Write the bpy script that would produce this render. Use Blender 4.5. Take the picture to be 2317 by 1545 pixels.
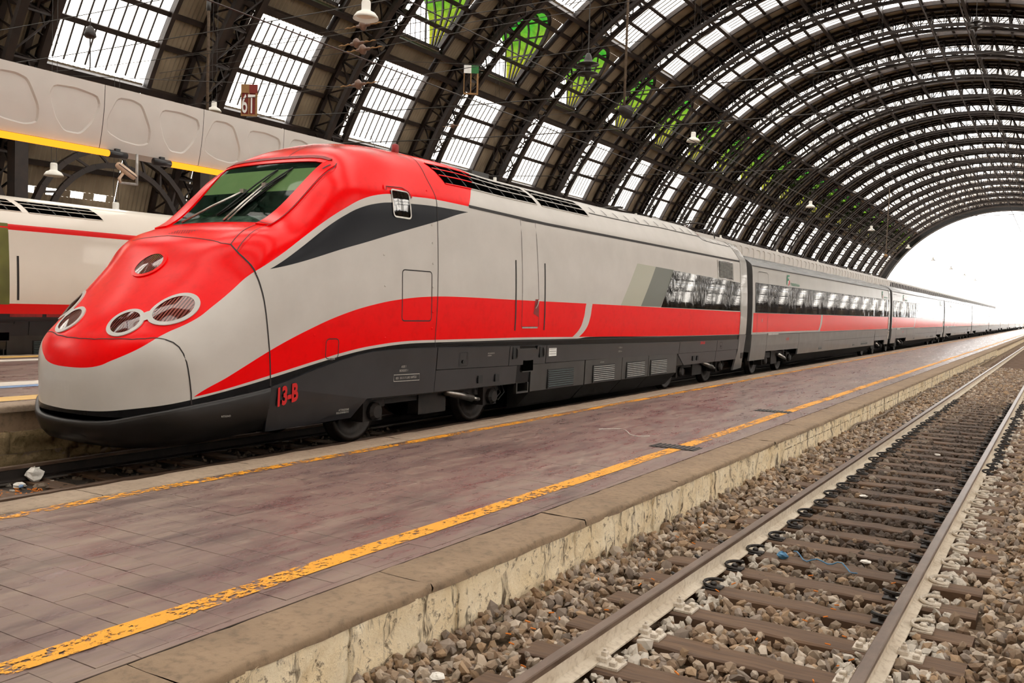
import bpy, math, random
import numpy as np
from mathutils import Vector, Matrix, Euler

# ------------------------------------------------------------------ camera, sky, exposure
scn = bpy.context.scene
COL = scn.collection
for o in list(bpy.data.objects):
    bpy.data.objects.remove(o)
R_ = math.radians
CAM_H, YAW, PITCH, ROLL, FPX = 1.981, R_(31.5), R_(2.275), R_(1.7), 2021.35
cd = bpy.data.cameras.new('camera')
cam = bpy.data.objects.new('camera', cd)
COL.objects.link(cam)
cd.sensor_width = 36.0
cd.lens = FPX / 2317.0 * 36.0
cd.clip_start, cd.clip_end = 0.05, 2000
_F = Vector((-math.sin(YAW) * math.cos(PITCH), math.cos(YAW) * math.cos(PITCH), -math.sin(PITCH)))
_R0 = Vector((math.cos(YAW), math.sin(YAW), 0))
_U0 = _R0.cross(_F)
_c, _s = math.cos(ROLL), math.sin(ROLL)
_Rr = _c * _R0 + _s * _U0
_Ur = -_s * _R0 + _c * _U0
m3 = Matrix((_Rr, _Ur, -_F)).transposed()
cam.matrix_world = Matrix.Translation((0, 0, CAM_H)) @ m3.to_4x4()
scn.camera = cam

world = bpy.data.worlds.new('overcast_sky')
scn.world = world
world.use_nodes = True
bg = world.node_tree.nodes['Background']
bg.inputs[0].default_value = (1.0, 0.975, 0.94, 1)
bg.inputs[1].default_value = 9.0
scn.view_settings.view_transform = 'Standard'
scn.view_settings.look = 'None'
scn.view_settings.gamma = 1.0
scn.view_settings.use_curve_mapping = False
scn.view_settings.exposure = -.55
world.cycles.sampling_method = 'NONE'
scn.cycles.max_bounces = 5
scn.cycles.diffuse_bounces = 3
scn.cycles.glossy_bounces = 3
scn.cycles.use_adaptive_sampling = True
scn.cycles.adaptive_threshold = 0.05
scn.cycles.adaptive_min_samples = 8
scn.cycles.caustics_reflective = False
scn.cycles.caustics_refractive = False
scn.cycles.use_denoising = True
scn.cycles.transparent_max_bounces = 16
rng = np.random.default_rng(7)
random.seed(7)

# ------------------------------------------------------------------ materials
def lin(r, g, b):
    def f(c):
        c /= 255.0
        return c / 12.92 if c <= 0.04045 else ((c + 0.055) / 1.055) ** 2.4
    return (f(r), f(g), f(b), 1.0)

class NT:
    def __init__(s, name):
        s.mat = bpy.data.materials.new(name)
        s.mat.use_nodes = True
        s.t = s.mat.node_tree
        s.b = s.t.nodes['Principled BSDF']
    def n(s, typ, **kw):
        x = s.t.nodes.new(typ)
        for k, v in kw.items():
            setattr(x, k, v)
        return x
    def l(s, a, b):
        s.t.links.new(a, b)
    def m(s, op, a, b=None):
        x = s.n('ShaderNodeMath', operation=op)
        for i, v in enumerate((a, b)):
            if v is None:
                continue
            if isinstance(v, (int, float)):
                x.inputs[i].default_value = v
            else:
                s.l(v, x.inputs[i])
        return x.outputs[0]
    def mix(s, fac, a, b):
        x = s.n('ShaderNodeMix', data_type='RGBA')
        if isinstance(fac, (int, float)):
            x.inputs[0].default_value = fac
        else:
            s.l(fac, x.inputs[0])
        for i, v in ((6, a), (7, b)):
            if isinstance(v, tuple):
                x.inputs[i].default_value = v
            else:
                s.l(v, x.inputs[i])
        return x.outputs[2]
    def coord(s, out='Object'):
        return s.n('ShaderNodeTexCoord').outputs[out]
    def noise(s, scale, detail=4, vec=None, rough=.6, stretch=None):
        x = s.n('ShaderNodeTexNoise')
        x.inputs['Scale'].default_value = scale
        x.inputs['Detail'].default_value = detail
        x.inputs['Roughness'].default_value = rough
        v = vec if vec is not None else s.coord()
        if stretch:
            mp = s.n('ShaderNodeMapping')
            mp.inputs['Scale'].default_value = stretch
            s.l(v, mp.inputs[0])
            v = mp.outputs[0]
        s.l(v, x.inputs['Vector'])
        return x.outputs['Fac']
    def ramp(s, fac, lo, hi):
        x = s.n('ShaderNodeMapRange')
        s.l(fac, x.inputs[0])
        x.inputs[1].default_value = lo
        x.inputs[2].default_value = hi
        return x.outputs[0]
    def bump(s, h, strength=.3, dist=.02):
        x = s.n('ShaderNodeBump')
        x.inputs['Strength'].default_value = strength
        x.inputs['Distance'].default_value = dist
        s.l(h, x.inputs['Height'])
        s.l(x.outputs[0], s.b.inputs['Normal'])
    def xyz(s, v=None):
        x = s.n('ShaderNodeSeparateXYZ')
        s.l(v if v is not None else s.coord(), x.inputs[0])
        return x.outputs
    def set(s, col=None, rough=None, metal=None, coat=None, spec=None):
        if col is not None:
            if isinstance(col, tuple):
                s.b.inputs['Base Color'].default_value = col
            else:
                s.l(col, s.b.inputs['Base Color'])
        for k, v in (('Roughness', rough), ('Metallic', metal), ('Coat Weight', coat), ('Specular IOR Level', spec)):
            if v is None:
                continue
            if isinstance(v, (int, float)):
                s.b.inputs[k].default_value = v
            else:
                s.l(v, s.b.inputs[k])
        return s
    def curve(s, x, pts, xs, ys, root=False):
        c = s.n('ShaderNodeFloatCurve')
        cu = c.mapping.curves[0]
        pts = [(max(0, min(1, (math.sqrt(a / xs) if root else a / xs))), max(0, min(1, b / ys))) for a, b in pts]
        while len(cu.points) > 2:
            cu.points.remove(cu.points[1])
        cu.points[0].location = pts[0]
        cu.points[1].location = pts[-1]
        for p in pts[1:-1]:
            cu.points.new(*p)
        for p in cu.points:
            p.handle_type = 'AUTO_CLAMPED'
        c.mapping.update()
        s.l(s.m('SQRT', s.m('MAXIMUM', s.m('DIVIDE', x, xs), 0.0)) if root else s.m('DIVIDE', x, xs), c.inputs['Value'])
        return s.m('MULTIPLY', c.outputs[0], ys)

def simple(name, c1, c2=None, scale=6, rough=.6, metal=0.0, bump=0, coat=None, stretch=None, spec=None, detail=2):
    t = NT(name)
    if c2 is None:
        c2 = tuple(v * .8 for v in c1[:3]) + (1,)
    f = t.noise(scale, detail, stretch=stretch)
    t.set(t.mix(t.ramp(f, .3, .7), c1, c2), rough, metal, coat, spec)
    if bump:
        t.bump(f, bump)
    return t.mat

MT = {}
MT['steel'] = simple('roof_steel_brown', lin(50, 36, 29), lin(30, 21, 17), 1.5, .55)
MT['steel_black'] = simple('dark_steel', lin(26, 22, 20), lin(14, 12, 11), 3, .5)
MT['sheet'] = simple('weathered_roof_sheet', lin(168, 152, 128), lin(116, 100, 80), .35, .7)
MT['beam_white'] = simple('canopy_grey_white', lin(206, 202, 196), lin(196, 192, 186), 1.2, .45)
MT['groove'] = simple('canopy_rim', lin(214, 210, 204), lin(204, 200, 194), 2, .4)
MT['lampwhite'] = simple('white_enamel', lin(236, 234, 228), lin(222, 219, 210), 4, .35)
MT['wire'] = simple('wire_dark', lin(46, 38, 32), lin(30, 25, 22), 8, .5)
MT['black'] = simple('matt_black', lin(13, 13, 14), lin(8, 8, 9), 5, .55)
MT['darkgrey'] = simple('skirt_charcoal', lin(34, 35, 39), lin(25, 26, 29), 2.5, .34, coat=.15)
MT['coachgrey'] = simple('skirt_grey', lin(112, 111, 110), lin(96, 95, 94), 2.0, .32, metal=.2, coat=.2)
MT['boxgrey'] = simple('equipment_grey', lin(50, 49, 48), lin(38, 36, 34), 2.5, .4)
MT['apron'] = simple('grimy_apron_black', lin(26, 24, 24), lin(15, 14, 14), 3, .38)
MT['mortar'] = simple('dark_mortar', lin(58, 50, 46), lin(44, 38, 34), 9, .9)
MT['shade_black'] = simple('painted_shade_black', (.0015, .0015, .0015, 1), (.001, .001, .001, 1), 3, 1.0, spec=0.0)  # flat black painted for the shade inside openings and under the body
MT['seam'] = simple('panel_seam_black', lin(30, 22, 22), lin(22, 16, 16), 5, .6)
MT['redpaint'] = simple('red_gloss', lin(242, 0, 6), lin(232, 1, 4), 2, .2, spec=.18)
MT['reddark'] = simple('dull_red', lin(150, 24, 22), lin(120, 18, 18), 8, .5)
MT['silver'] = simple('silver_paint', lin(186, 182, 177), lin(178, 174, 169), 1.5, .24, metal=.25, coat=.6)
MT['bezel'] = simple('bezel_grey', lin(196, 194, 190), lin(186, 184, 180), 6, .35)
MT['chrome'] = simple('brushed_steel', lin(200, 196, 190), lin(170, 165, 158), 9, .28, metal=.9)
MT['rubber'] = simple('black_rubber', lin(20, 20, 20), lin(12, 12, 12), 9, .6)
MT['slat'] = simple('slat_silver', lin(178, 176, 172), lin(150, 148, 145), 8, .35, metal=.3)
MT['slatdark'] = simple('slat_green_grey', lin(70, 84, 82), lin(54, 66, 66), 8, .4, metal=.2)
MT['bogie'] = simple('grimy_bogie', lin(42, 32, 27), lin(18, 14, 12), 6, .7)
MT['wheel'] = simple('wheel_steel', lin(50, 40, 34), lin(28, 22, 19), 6, .5, metal=.4)
MT['white'] = simple('plain_white', lin(235, 235, 232), lin(225, 225, 222), 5, .5)
MT['textwhite'] = simple('stencil_white', lin(190, 188, 182), lin(170, 168, 160), 30, .6)
MT['textred'] = simple('stencil_red', lin(205, 20, 22), lin(195, 16, 18), 30, .5)
MT['textgreen'] = simple('logo_green', lin(10, 120, 84), lin(8, 112, 78), 30, .5)
MT['yellowrefl'] = simple('amber_reflector', lin(250, 200, 10), lin(235, 180, 10), 12, .25)
MT['camcream'] = simple('cream_housing', lin(214, 190, 166), lin(196, 172, 150), 6, .45)
MT['signbrown'] = simple('sign_brown', lin(150, 112, 66), lin(138, 100, 58), 9, .6)
MT['signred'] = simple('sign_dark_red', lin(128, 36, 24), lin(116, 30, 20), 9, .6)
MT['signgreen'] = simple('sign_green', lin(30, 110, 50), lin(26, 98, 44), 9, .6)
MT['porcelain'] = simple('brown_insulator', lin(120, 88, 70), lin(92, 66, 52), 9, .4)
MT['greencab'] = simple('cab_blind_green', lin(150, 160, 110), lin(132, 144, 96), 2, .6)
MT['olive'] = simple('open_door_olive', lin(118, 120, 52), lin(84, 84, 34), 1.2, .6)
MT['paper'] = simple('crumpled_paper', lin(235, 232, 226), lin(205, 200, 192), 20, .7)
MT['butt'] = simple('filter_orange', lin(222, 132, 44), lin(196, 106, 30), 40, .8)
MT['blue'] = simple('blue_plastic', lin(84, 140, 176), lin(60, 110, 150), 30, .5)
MT['bluepaint'] = simple('blue_line_paint', lin(120, 150, 190), lin(104, 134, 176), 6, .5)
MT['whitepaint'] = simple('white_line_paint', lin(222, 214, 204), lin(200, 192, 182), 6, .5)
MT['cable'] = simple('dusty_cable', lin(120, 104, 88), lin(92, 78, 64), 12, .7)
MT['creamtactile'] = simple('tactile_cream', lin(222, 182, 104), lin(205, 164, 90), 6, .5)
MT['whitebody'] = None

def glass_mat(name, tint, dirt, dirtfac):
    t = NT(name)
    out = t.t.nodes['Material Output']
    tr = t.n('ShaderNodeBsdfTransparent')
    tr.inputs[0].default_value = tint
    df = t.n('ShaderNodeBsdfTranslucent')
    df.inputs[0].default_value = dirt
    mx = t.n('ShaderNodeMixShader')
    mx.inputs[0].default_value = dirtfac
    t.l(tr.outputs[0], mx.inputs[1])
    t.l(df.outputs[0], mx.inputs[2])
    t.l(mx.outputs[0], out.inputs[0])
    return t.mat
MT['pane'] = glass_mat('skylight_glass', (.93, .91, .88, 1), (.8, .74, .66, 1), .05)

def stained():
    t = NT('green_stained_glass')
    out = t.t.nodes['Material Output']
    z = t.xyz()[2]
    f = t.m('ADD', t.ramp(z, 22.5, 26.5), t.m('MULTIPLY', t.m('SUBTRACT', t.noise(.5, 4), .5), 1.0))
    col = t.mix(f, (.12, .115, .008, 1), (.008, .082, .007, 1))
    tr = t.n('ShaderNodeBsdfTransparent')
    t.l(t.mix(t.ramp(t.noise(2.2, 5), .35, .75), col, t.mix(.45, col, (.0, .0, .0, 1))), tr.inputs[0])
    t.l(tr.outputs[0], out.inputs[0])
    return t.mat
MT['stained'] = stained()

def train_glass(name, col, rough=.04):
    t = NT(name)
    f = t.noise(.7, 3)
    t.set(t.mix(f, col, tuple(v * .6 for v in col[:3]) + (1,)), rough, 0.0, 1.0, .9)
    t.bump(t.noise(1.1, 3, stretch=(1, 1, .35)), .35, .10)
    return t.mat
MT['coachglass'] = train_glass('coach_window_glass', lin(60, 60, 64))
MT['coachglass'].node_tree.nodes['Principled BSDF'].inputs['Metallic'].default_value = .55
MT['coachglass'].node_tree.nodes['Principled BSDF'].inputs['Base Color'].default_value = (.3, .3, .3, 1)
MT['cabglass'] = train_glass('cab_side_glass', lin(16, 17, 18))

def windshield():
    t = NT('windshield_glass')
    out = t.t.nodes['Material Output']
    tr = t.n('ShaderNodeBsdfTransparent')
    tr.inputs[0].default_value = (.42, .53, .46, 1)
    gl = t.n('ShaderNodeBsdfGlossy')
    gl.inputs['Roughness'].default_value = .04
    mx = t.n('ShaderNodeMixShader')
    mx.inputs[0].default_value = .045
    t.l(tr.outputs[0], mx.inputs[1])
    t.l(gl.outputs[0], mx.inputs[2])
    t.l(mx.outputs[0], out.inputs[0])
    return t.mat
MT['windshield'] = windshield()
def lensmat():
    t = NT('clear_lens')
    out = t.t.nodes['Material Output']
    tr = t.n('ShaderNodeBsdfTransparent')
    tr.inputs[0].default_value = (.86, .84, .82, 1)
    gl = t.n('ShaderNodeBsdfGlossy')
    gl.inputs['Roughness'].default_value = .05
    fr = t.n('ShaderNodeFresnel')
    fr.inputs[0].default_value = 1.6
    mx = t.n('ShaderNodeMixShader')
    t.l(fr.outputs[0], mx.inputs[0])
    t.l(tr.outputs[0], mx.inputs[1])
    t.l(gl.outputs[0], mx.inputs[2])
    t.l(mx.outputs[0], out.inputs[0])
    return t.mat
MT['lens'] = lensmat()
def glowmat():
    t = NT('amber_tube_glow')
    out = t.t.nodes['Material Output']
    em = t.n('ShaderNodeEmission')
    lw = t.n('ShaderNodeLayerWeight')
    lw.inputs[0].default_value = .35
    em.inputs[0].default_value = (1.0, .36, .02, 1)
    em.inputs[1].default_value = 2.6
    t.l(em.outputs[0], out.inputs[0])
    return t.mat
MT['tube'] = glowmat()

# livery of the locomotive: paint edges follow measured height curves along the body
RED_U = [(-.12, 1.160), (-.093, 1.166), (-.047, 1.212), (-.02, 1.25), (.088, 1.361), (.258, 1.508), (.616, 1.728), (.801, 1.873), (1.025, 2.06), (1.298, 2.30), (1.832, 2.63), (2.727, 3.167), (3.115, 3.343), (3.42, 3.426), (3.66, 3.464), (4.11, 3.486), (4.73, 3.51), (5.9, 3.50), (19.8, 3.45)]
WEDGE_T = [(-.12, 2.0), (1.0, 2.1), (1.439, 2.325), (1.81, 2.53), (2.714, 3.075), (3.044, 3.216), (3.396, 3.308), (3.636, 3.344), (4.09, 3.378), (4.69, 3.405), (5.519, 3.408), (20, 3.4)]
WEDGE_B = [(-.12, 2.0), (1.439, 2.325), (2.844, 2.696), (3.636, 2.91), (4.659, 3.179), (5.519, 3.408), (20, 4.9)]
RED_LT = [(-.12, .30), (.44, .80), (.514, .891), (.899, 1.111), (1.438, 1.38), (2.058, 1.623), (2.596, 1.797), (3.187, 1.934), (3.834, 2.03), (4.548, 2.084), (5.337, 2.095), (6.78, 2.085), (9.52, 2.07), (13.37, 2.045), (19.8, 2.0)]
RED_LB = [(-.12, .69), (.514, .891), (1.467, 1.09), (2.35, 1.261), (2.589, 1.306), (3.301, 1.401), (4.382, 1.451), (6.736, 1.451), (9.277, 1.431), (13.467, 1.39), (20, 1.36)]
BLK_T = [(-.12, .70), (-.063, .72), (.209, .79), (.5, .862), (1.467, 1.055), (2.35, 1.225), (2.589, 1.268), (3.301, 1.363), (4.382, 1.413), (6.736, 1.413), (9.2, 1.40), (9.6, 1.425), (13.467, 1.385), (19.8, 1.355)]
S_CURVE = [(1.30, 8.75), (1.43, 9.10), (1.574, 9.365), (1.786, 9.524), (2.03, 9.60), (2.2, 9.68)]
def livery_red():
    t = NT('locomotive_livery_red_silver')
    x, y, z = t.xyz()
    n = t.noise(1.6, 5)
    silver = t.mix(t.ramp(n, .3, .7), lin(202, 198, 193), lin(193, 189, 184))
    red = t.mix(t.ramp(t.noise(7, 6), .5, .9), lin(242, 0, 6), lin(222, 2, 4))
    black = lin(24, 25, 31)
    def above(c): return t.m('GREATER_THAN', z, t.curve(t.m('ADD', y, .12), [(a + .12, b) for a, b in c], 20, 5, True))
    def below(c): return t.m('LESS_THAN', z, t.curve(t.m('ADD', y, .12), [(a + .12, b) for a, b in c], 20, 5, True))
    AND = lambda a, b: t.m('MULTIPLY', a, b)
    fwd = t.m('LESS_THAN', t.m('SUBTRACT', y, t.m('MULTIPLY', t.m('SUBTRACT', z, 3.5), .95)), 5.55)
    col = t.mix(AND(above(RED_U), fwd), silver, red)
    col = t.mix(AND(AND(above(WEDGE_B), below(WEDGE_T)), AND(t.m('GREATER_THAN', y, 1.4), t.m('LESS_THAN', y, 5.53))), col, black)
    lowred = AND(AND(below(RED_LT), above(RED_LB)), t.m('LESS_THAN', y, 19.2))
    sc = t.curve(z, [(a, b) for a, b in S_CURVE], 5, 20)
    sgap = t.m('LESS_THAN', t.m('ABSOLUTE', t.m('SUBTRACT', y, sc)), .135)
    col = t.mix(AND(lowred, t.m('SUBTRACT', 1.0, sgap)), col, red)
    # rear window graphic: two pale slanted blocks and a dark one
    sl = t.m('ADD', y, t.m('MULTIPLY', t.m('SUBTRACT', z, 2.05), -.95))
    zb = AND(t.m('GREATER_THAN', z, 2.06), t.m('LESS_THAN', z, t.m('SUBTRACT', 3.20, t.m('MULTIPLY', y, .0185))))
    col = t.mix(AND(zb, AND(t.m('GREATER_THAN', sl, 11.05), t.m('LESS_THAN', sl, 12.1))), col, lin(176, 176, 160))
    col = t.mix(AND(zb, AND(t.m('GREATER_THAN', sl, 12.1), t.m('LESS_THAN', sl, 13.22))), col, lin(112, 116, 108))
    col = t.mix(below(BLK_T), col, lin(20, 21, 23))
    # grime on the forehead roof
    g = AND(AND(t.ramp(z, 3.95, 4.12), t.m('LESS_THAN', y, 4.6)), t.ramp(t.noise(2.2, 5), .25, .6))
    col = t.mix(t.m('MULTIPLY', g, .6), col, lin(90, 52, 46))
    t.set(col, t.m('ADD', .19, t.m('MULTIPLY', n, .08)), .0, 0.0, .14)
    t.bump(t.noise(1.0, 1), .04, .06)
    return t.mat
MT['livery_red'] = livery_red()
def livery_white():
    t = NT('locomotive_livery_white_red')
    x, y, z = t.xyz()
    n = t.noise(.5, 4)
    col = t.mix(n, lin(232, 224, 212), lin(214, 204, 192))
    AND = lambda a, b: t.m('MULTIPLY', a, b)
    red = lin(228, 10, 10)
    col = t.mix(AND(t.m('GREATER_THAN', z, 3.36), t.m('LESS_THAN', z, 3.49)), col, red)
    col = t.mix(AND(t.m('GREATER_THAN', z, 1.47), t.m('LESS_THAN', z, 1.70)), col, red)
    col = t.mix(t.m('LESS_THAN', z, 1.47), col, lin(20, 20, 22))
    t.set(col, .3, 0, .4)
    return t.mat
MT['livery_white'] = livery_white()

def livery_coach():
    t = NT('coach_livery')
    x, y, z = t.xyz()
    n = t.noise(.8, 4)
    silver = t.mix(n, lin(186, 183, 178), lin(168, 165, 160))
    roof = t.mix(n, lin(150, 150, 150), lin(128, 128, 128))
    AND = lambda a, b: t.m('MULTIPLY', a, b)
    col = t.mix(t.m('GREATER_THAN', z, 3.40), silver, roof)
    inr = AND(t.m('GREATER_THAN', z, 1.36), t.m('LESS_THAN', z, 1.985))
    sc = t.curve(z, [(1.2, 8.5), (1.36, 8.75), (1.5, 8.95), (1.7, 9.1), (2.0, 9.16), (2.2, 9.16)], 5, 26)
    sgap = t.m('LESS_THAN', t.m('ABSOLUTE', t.m('SUBTRACT', y, sc)), .13)
    ends = AND(t.m('GREATER_THAN', y, .12), t.m('LESS_THAN', y, 24.8))
    thin = t.m('MAXIMUM', t.m('GREATER_THAN', z, 1.40), t.m('GREATER_THAN', y, 9.0))
    col = t.mix(AND(AND(inr, thin), AND(t.m('SUBTRACT', 1.0, sgap), ends)), col, lin(236, 4, 6))
    col = t.mix(t.m('LESS_THAN', z, 1.33), col, lin(96, 96, 96))
    t.set(col, .2, .05, 0.0, .25)
    t.bump(t.noise(.8, 2), .08, .06)
    return t.mat
MT['livery_coach'] = livery_coach()

# ground materials
def tilemat(name, joints):
    t = NT(name)
    P = t.n('ShaderNodeNewGeometry').outputs['Position']
    a = t.noise(.8, 4, P, .7, (1, .28, 1))
    b = t.noise(3.0, 4, P, .75, (2.2, .5, 1))
    c = t.noise(30, 4, P)
    base = t.mix(t.ramp(a, .35, .65), lin(134, 114, 107), lin(100, 77, 77))
    base = t.mix(t.m('MULTIPLY', t.ramp(b, .42, .66), .55), base, lin(150, 132, 114))
    base = t.mix(t.m('MULTIPLY', t.ramp(t.noise(1.7, 4, P, .75, (1.6, .3, 1)), .50, .68), .7), base, lin(68, 54, 54))
    base = t.mix(t.m('MULTIPLY', c, .18), base, lin(70, 58, 54))
    if joints:
        br = t.n('ShaderNodeTexBrick')
        mp = t.n('ShaderNodeMapping')
        mp.inputs['Location'].default_value = (.05, .0, 0)
        t.l(P, mp.inputs[0])
        t.l(mp.outputs[0], br.inputs['Vector'])
        br.inputs['Scale'].default_value = 1
        br.inputs['Brick Width'].default_value = .4
        br.inputs['Row Height'].default_value = .2
        br.inputs['Mortar Size'].default_value = .004
        br.inputs['Mortar Smooth'].default_value = .4
        base = t.mix(t.m('MULTIPLY', br.outputs['Fac'], .45), base, lin(52, 44, 42))
    t.set(base, t.m('ADD', .20, t.m('MULTIPLY', t.ramp(b, .3, .7), .30)), 0, None, .5)
    t.bump(t.m('ADD', t.noise(9, 4, P), t.m('MULTIPLY', c, .5)), .10, .01)
    return t.mat
MT['tile'] = tilemat('platform_tile', False)
MT['tilefar'] = tilemat('platform_paving_far', True)
def concrete(name, c1, c2, c3, sc=2.0, rough=.8, bump=.5):
    t = NT(name)
    P = t.n('ShaderNodeNewGeometry').outputs['Position']
    a = t.noise(sc, 4, P, .7)
    b = t.noise(sc * 8, 4, P, .7)
    c = t.noise(sc * 22, 3, P)
    base = t.mix(t.ramp(a, .3, .7), c1, c2)
    base = t.mix(t.m('MULTIPLY', t.ramp(b, .5, .75), .6), base, c3)
    t.set(base, rough, 0)
    t.bump(t.m('ADD', b, t.m('MULTIPLY', c, .5)), bump, .012)
    return t.mat
MT['kerb'] = concrete('kerb_concrete', lin(150, 127, 102), lin(124, 104, 83), lin(84, 69, 54))
MT['kerbgrey'] = concrete('kerb_grey', lin(158, 140, 120), lin(138, 120, 102), lin(98, 84, 72))
def wallmat():
    t = NT('stained_platform_wall')
    P = t.n('ShaderNodeNewGeometry').outputs['Position']
    x, y, z = t.xyz(P)
    a = t.noise(2.2, 4, P, .7)
    st = t.noise(5.0, 4, P, .75, (1, 1.6, .22))
    b = t.noise(14, 4, P, .75)
    base = t.mix(t.ramp(a, .3, .7), lin(246, 233, 206), lin(230, 208, 168))
    base = t.mix(t.m('MULTIPLY', t.ramp(t.noise(3.5, 4, P, .6, (1, 1, .5)), .55, .75), .5), base, lin(170, 130, 66))
    base = t.mix(t.m('MULTIPLY', t.ramp(st, .54, .64), .9), base, lin(70, 54, 38))
    base = t.mix(t.m('MULTIPLY', t.ramp(b, .56, .66), .85), base, lin(84, 66, 48))
    t.set(base, .85)
    t.bump(t.m('ADD', a, t.m('MULTIPLY', b, .6)), .8, .03)
    return t.mat
MT['wall'] = wallmat()
MT['rough_stone'] = concrete('mossy_stone_wall', lin(164, 142, 108), lin(130, 112, 74), lin(84, 72, 48), 3, .85, .9)
def yellowpaint(name, cov):
    t = NT(name)
    out = t.t.nodes['Material Output']
    P = t.n('ShaderNodeNewGeometry').outputs['Position']
    f = t.noise(26, 4, P, .8, (1, .6, 1))
    g = t.noise(1.6, 4, P)
    t.set(t.mix(f, lin(246, 178, 34), lin(224, 142, 22)), .5)
    tr = t.n('ShaderNodeBsdfTransparent')
    mx = t.n('ShaderNodeMixShader')
    t.l(t.ramp(t.m('ADD', f, t.m('MULTIPLY', t.m('SUBTRACT', g, .5), .45)), cov, cov + .04), mx.inputs[0])
    t.l(tr.outputs[0], mx.inputs[1])
    t.l(t.b.outputs[0], mx.inputs[2])
    t.l(mx.outputs[0], out.inputs[0])
    return t.mat
MT['yellow'] = yellowpaint('worn_yellow_paint', .435)
MT['yellow2'] = yellowpaint('very_worn_yellow_paint', .47)
def wood():
    t = NT('oily_sleeper_wood')
    P = t.n('ShaderNodeNewGeometry').outputs['Position']
    x, y, z = t.xyz(P)
    a = t.noise(4, 4, P, .7, (.35, 6, 1))
    base = t.mix(t.ramp(a, .3, .7), lin(112, 86, 64), lin(76, 57, 44))
    near = t.ramp(t.m('ABSOLUTE', t.m('SUBTRACT', x, -1.5)), .9, .25)
    oil = t.m('MULTIPLY', t.m('MULTIPLY', near, t.ramp(y, 6.5, 10)), t.m('MULTIPLY', t.ramp(y, 30, 20), t.ramp(t.noise(1.5, 4, P), .35, .6)))
    base = t.mix(t.m('MULTIPLY', oil, .7), base, lin(38, 27, 22))
    t.set(base, .75)
    t.bump(a, .5, .015)
    return t.mat
MT['wood'] = wood()
def railmat():
    t = NT('rail_brown_head')
    P = t.n('ShaderNodeNewGeometry').outputs['Position']
    x, y, z = t.xyz(P)
    a = t.noise(6, 4, P, .7, (1, .4, 1))
    base = t.mix(t.ramp(a, .35, .7), lin(120, 100, 86), lin(92, 74, 62))
    t.set(base, .33, .35)
    return t.mat
MT['railhead'] = railmat()
MT['railweb'] = concrete('limewashed_rail_web', lin(226, 216, 200), lin(206, 192, 172), lin(150, 130, 108), 2.5, .7, .2)
MT['lime'] = concrete('limewashed_iron', lin(222, 214, 202), lin(200, 188, 172), lin(140, 122, 104), 8, .7, .3)
MT['clipdark'] = simple('greasy_clip', lin(40, 32, 28), lin(24, 20, 18), 8, .4)
def ballastmat():
    t = NT('ballast_stone')
    at = t.n('ShaderNodeAttribute', attribute_name='stone')
    f = t.noise(26, 4, t.n('ShaderNodeNewGeometry').outputs['Position'])
    t.set(t.mix(t.m('MULTIPLY', f, .35), at.outputs['Color'], lin(70, 56, 44)), .85)
    return t.mat
MT['ballast'] = ballastmat()
def bedmat():
    t = NT('ballast_bed')
    P = t.n('ShaderNodeNewGeometry').outputs['Position']
    v = t.n('ShaderNodeTexVoronoi')
    v.inputs['Scale'].default_value = 14
    t.l(P, v.inputs['Vector'])
    t.set(t.mix(v.outputs['Distance'], lin(150, 128, 104), lin(84, 68, 54)), .9)
    t.bump(v.outputs['Distance'], .8, .05)
    return t.mat
MT['bed'] = bedmat()
MT['darkbed'] = concrete('grimy_trackbed', lin(60, 49, 40), lin(42, 34, 28), lin(24, 20, 17), 3, .8, .5)

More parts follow.
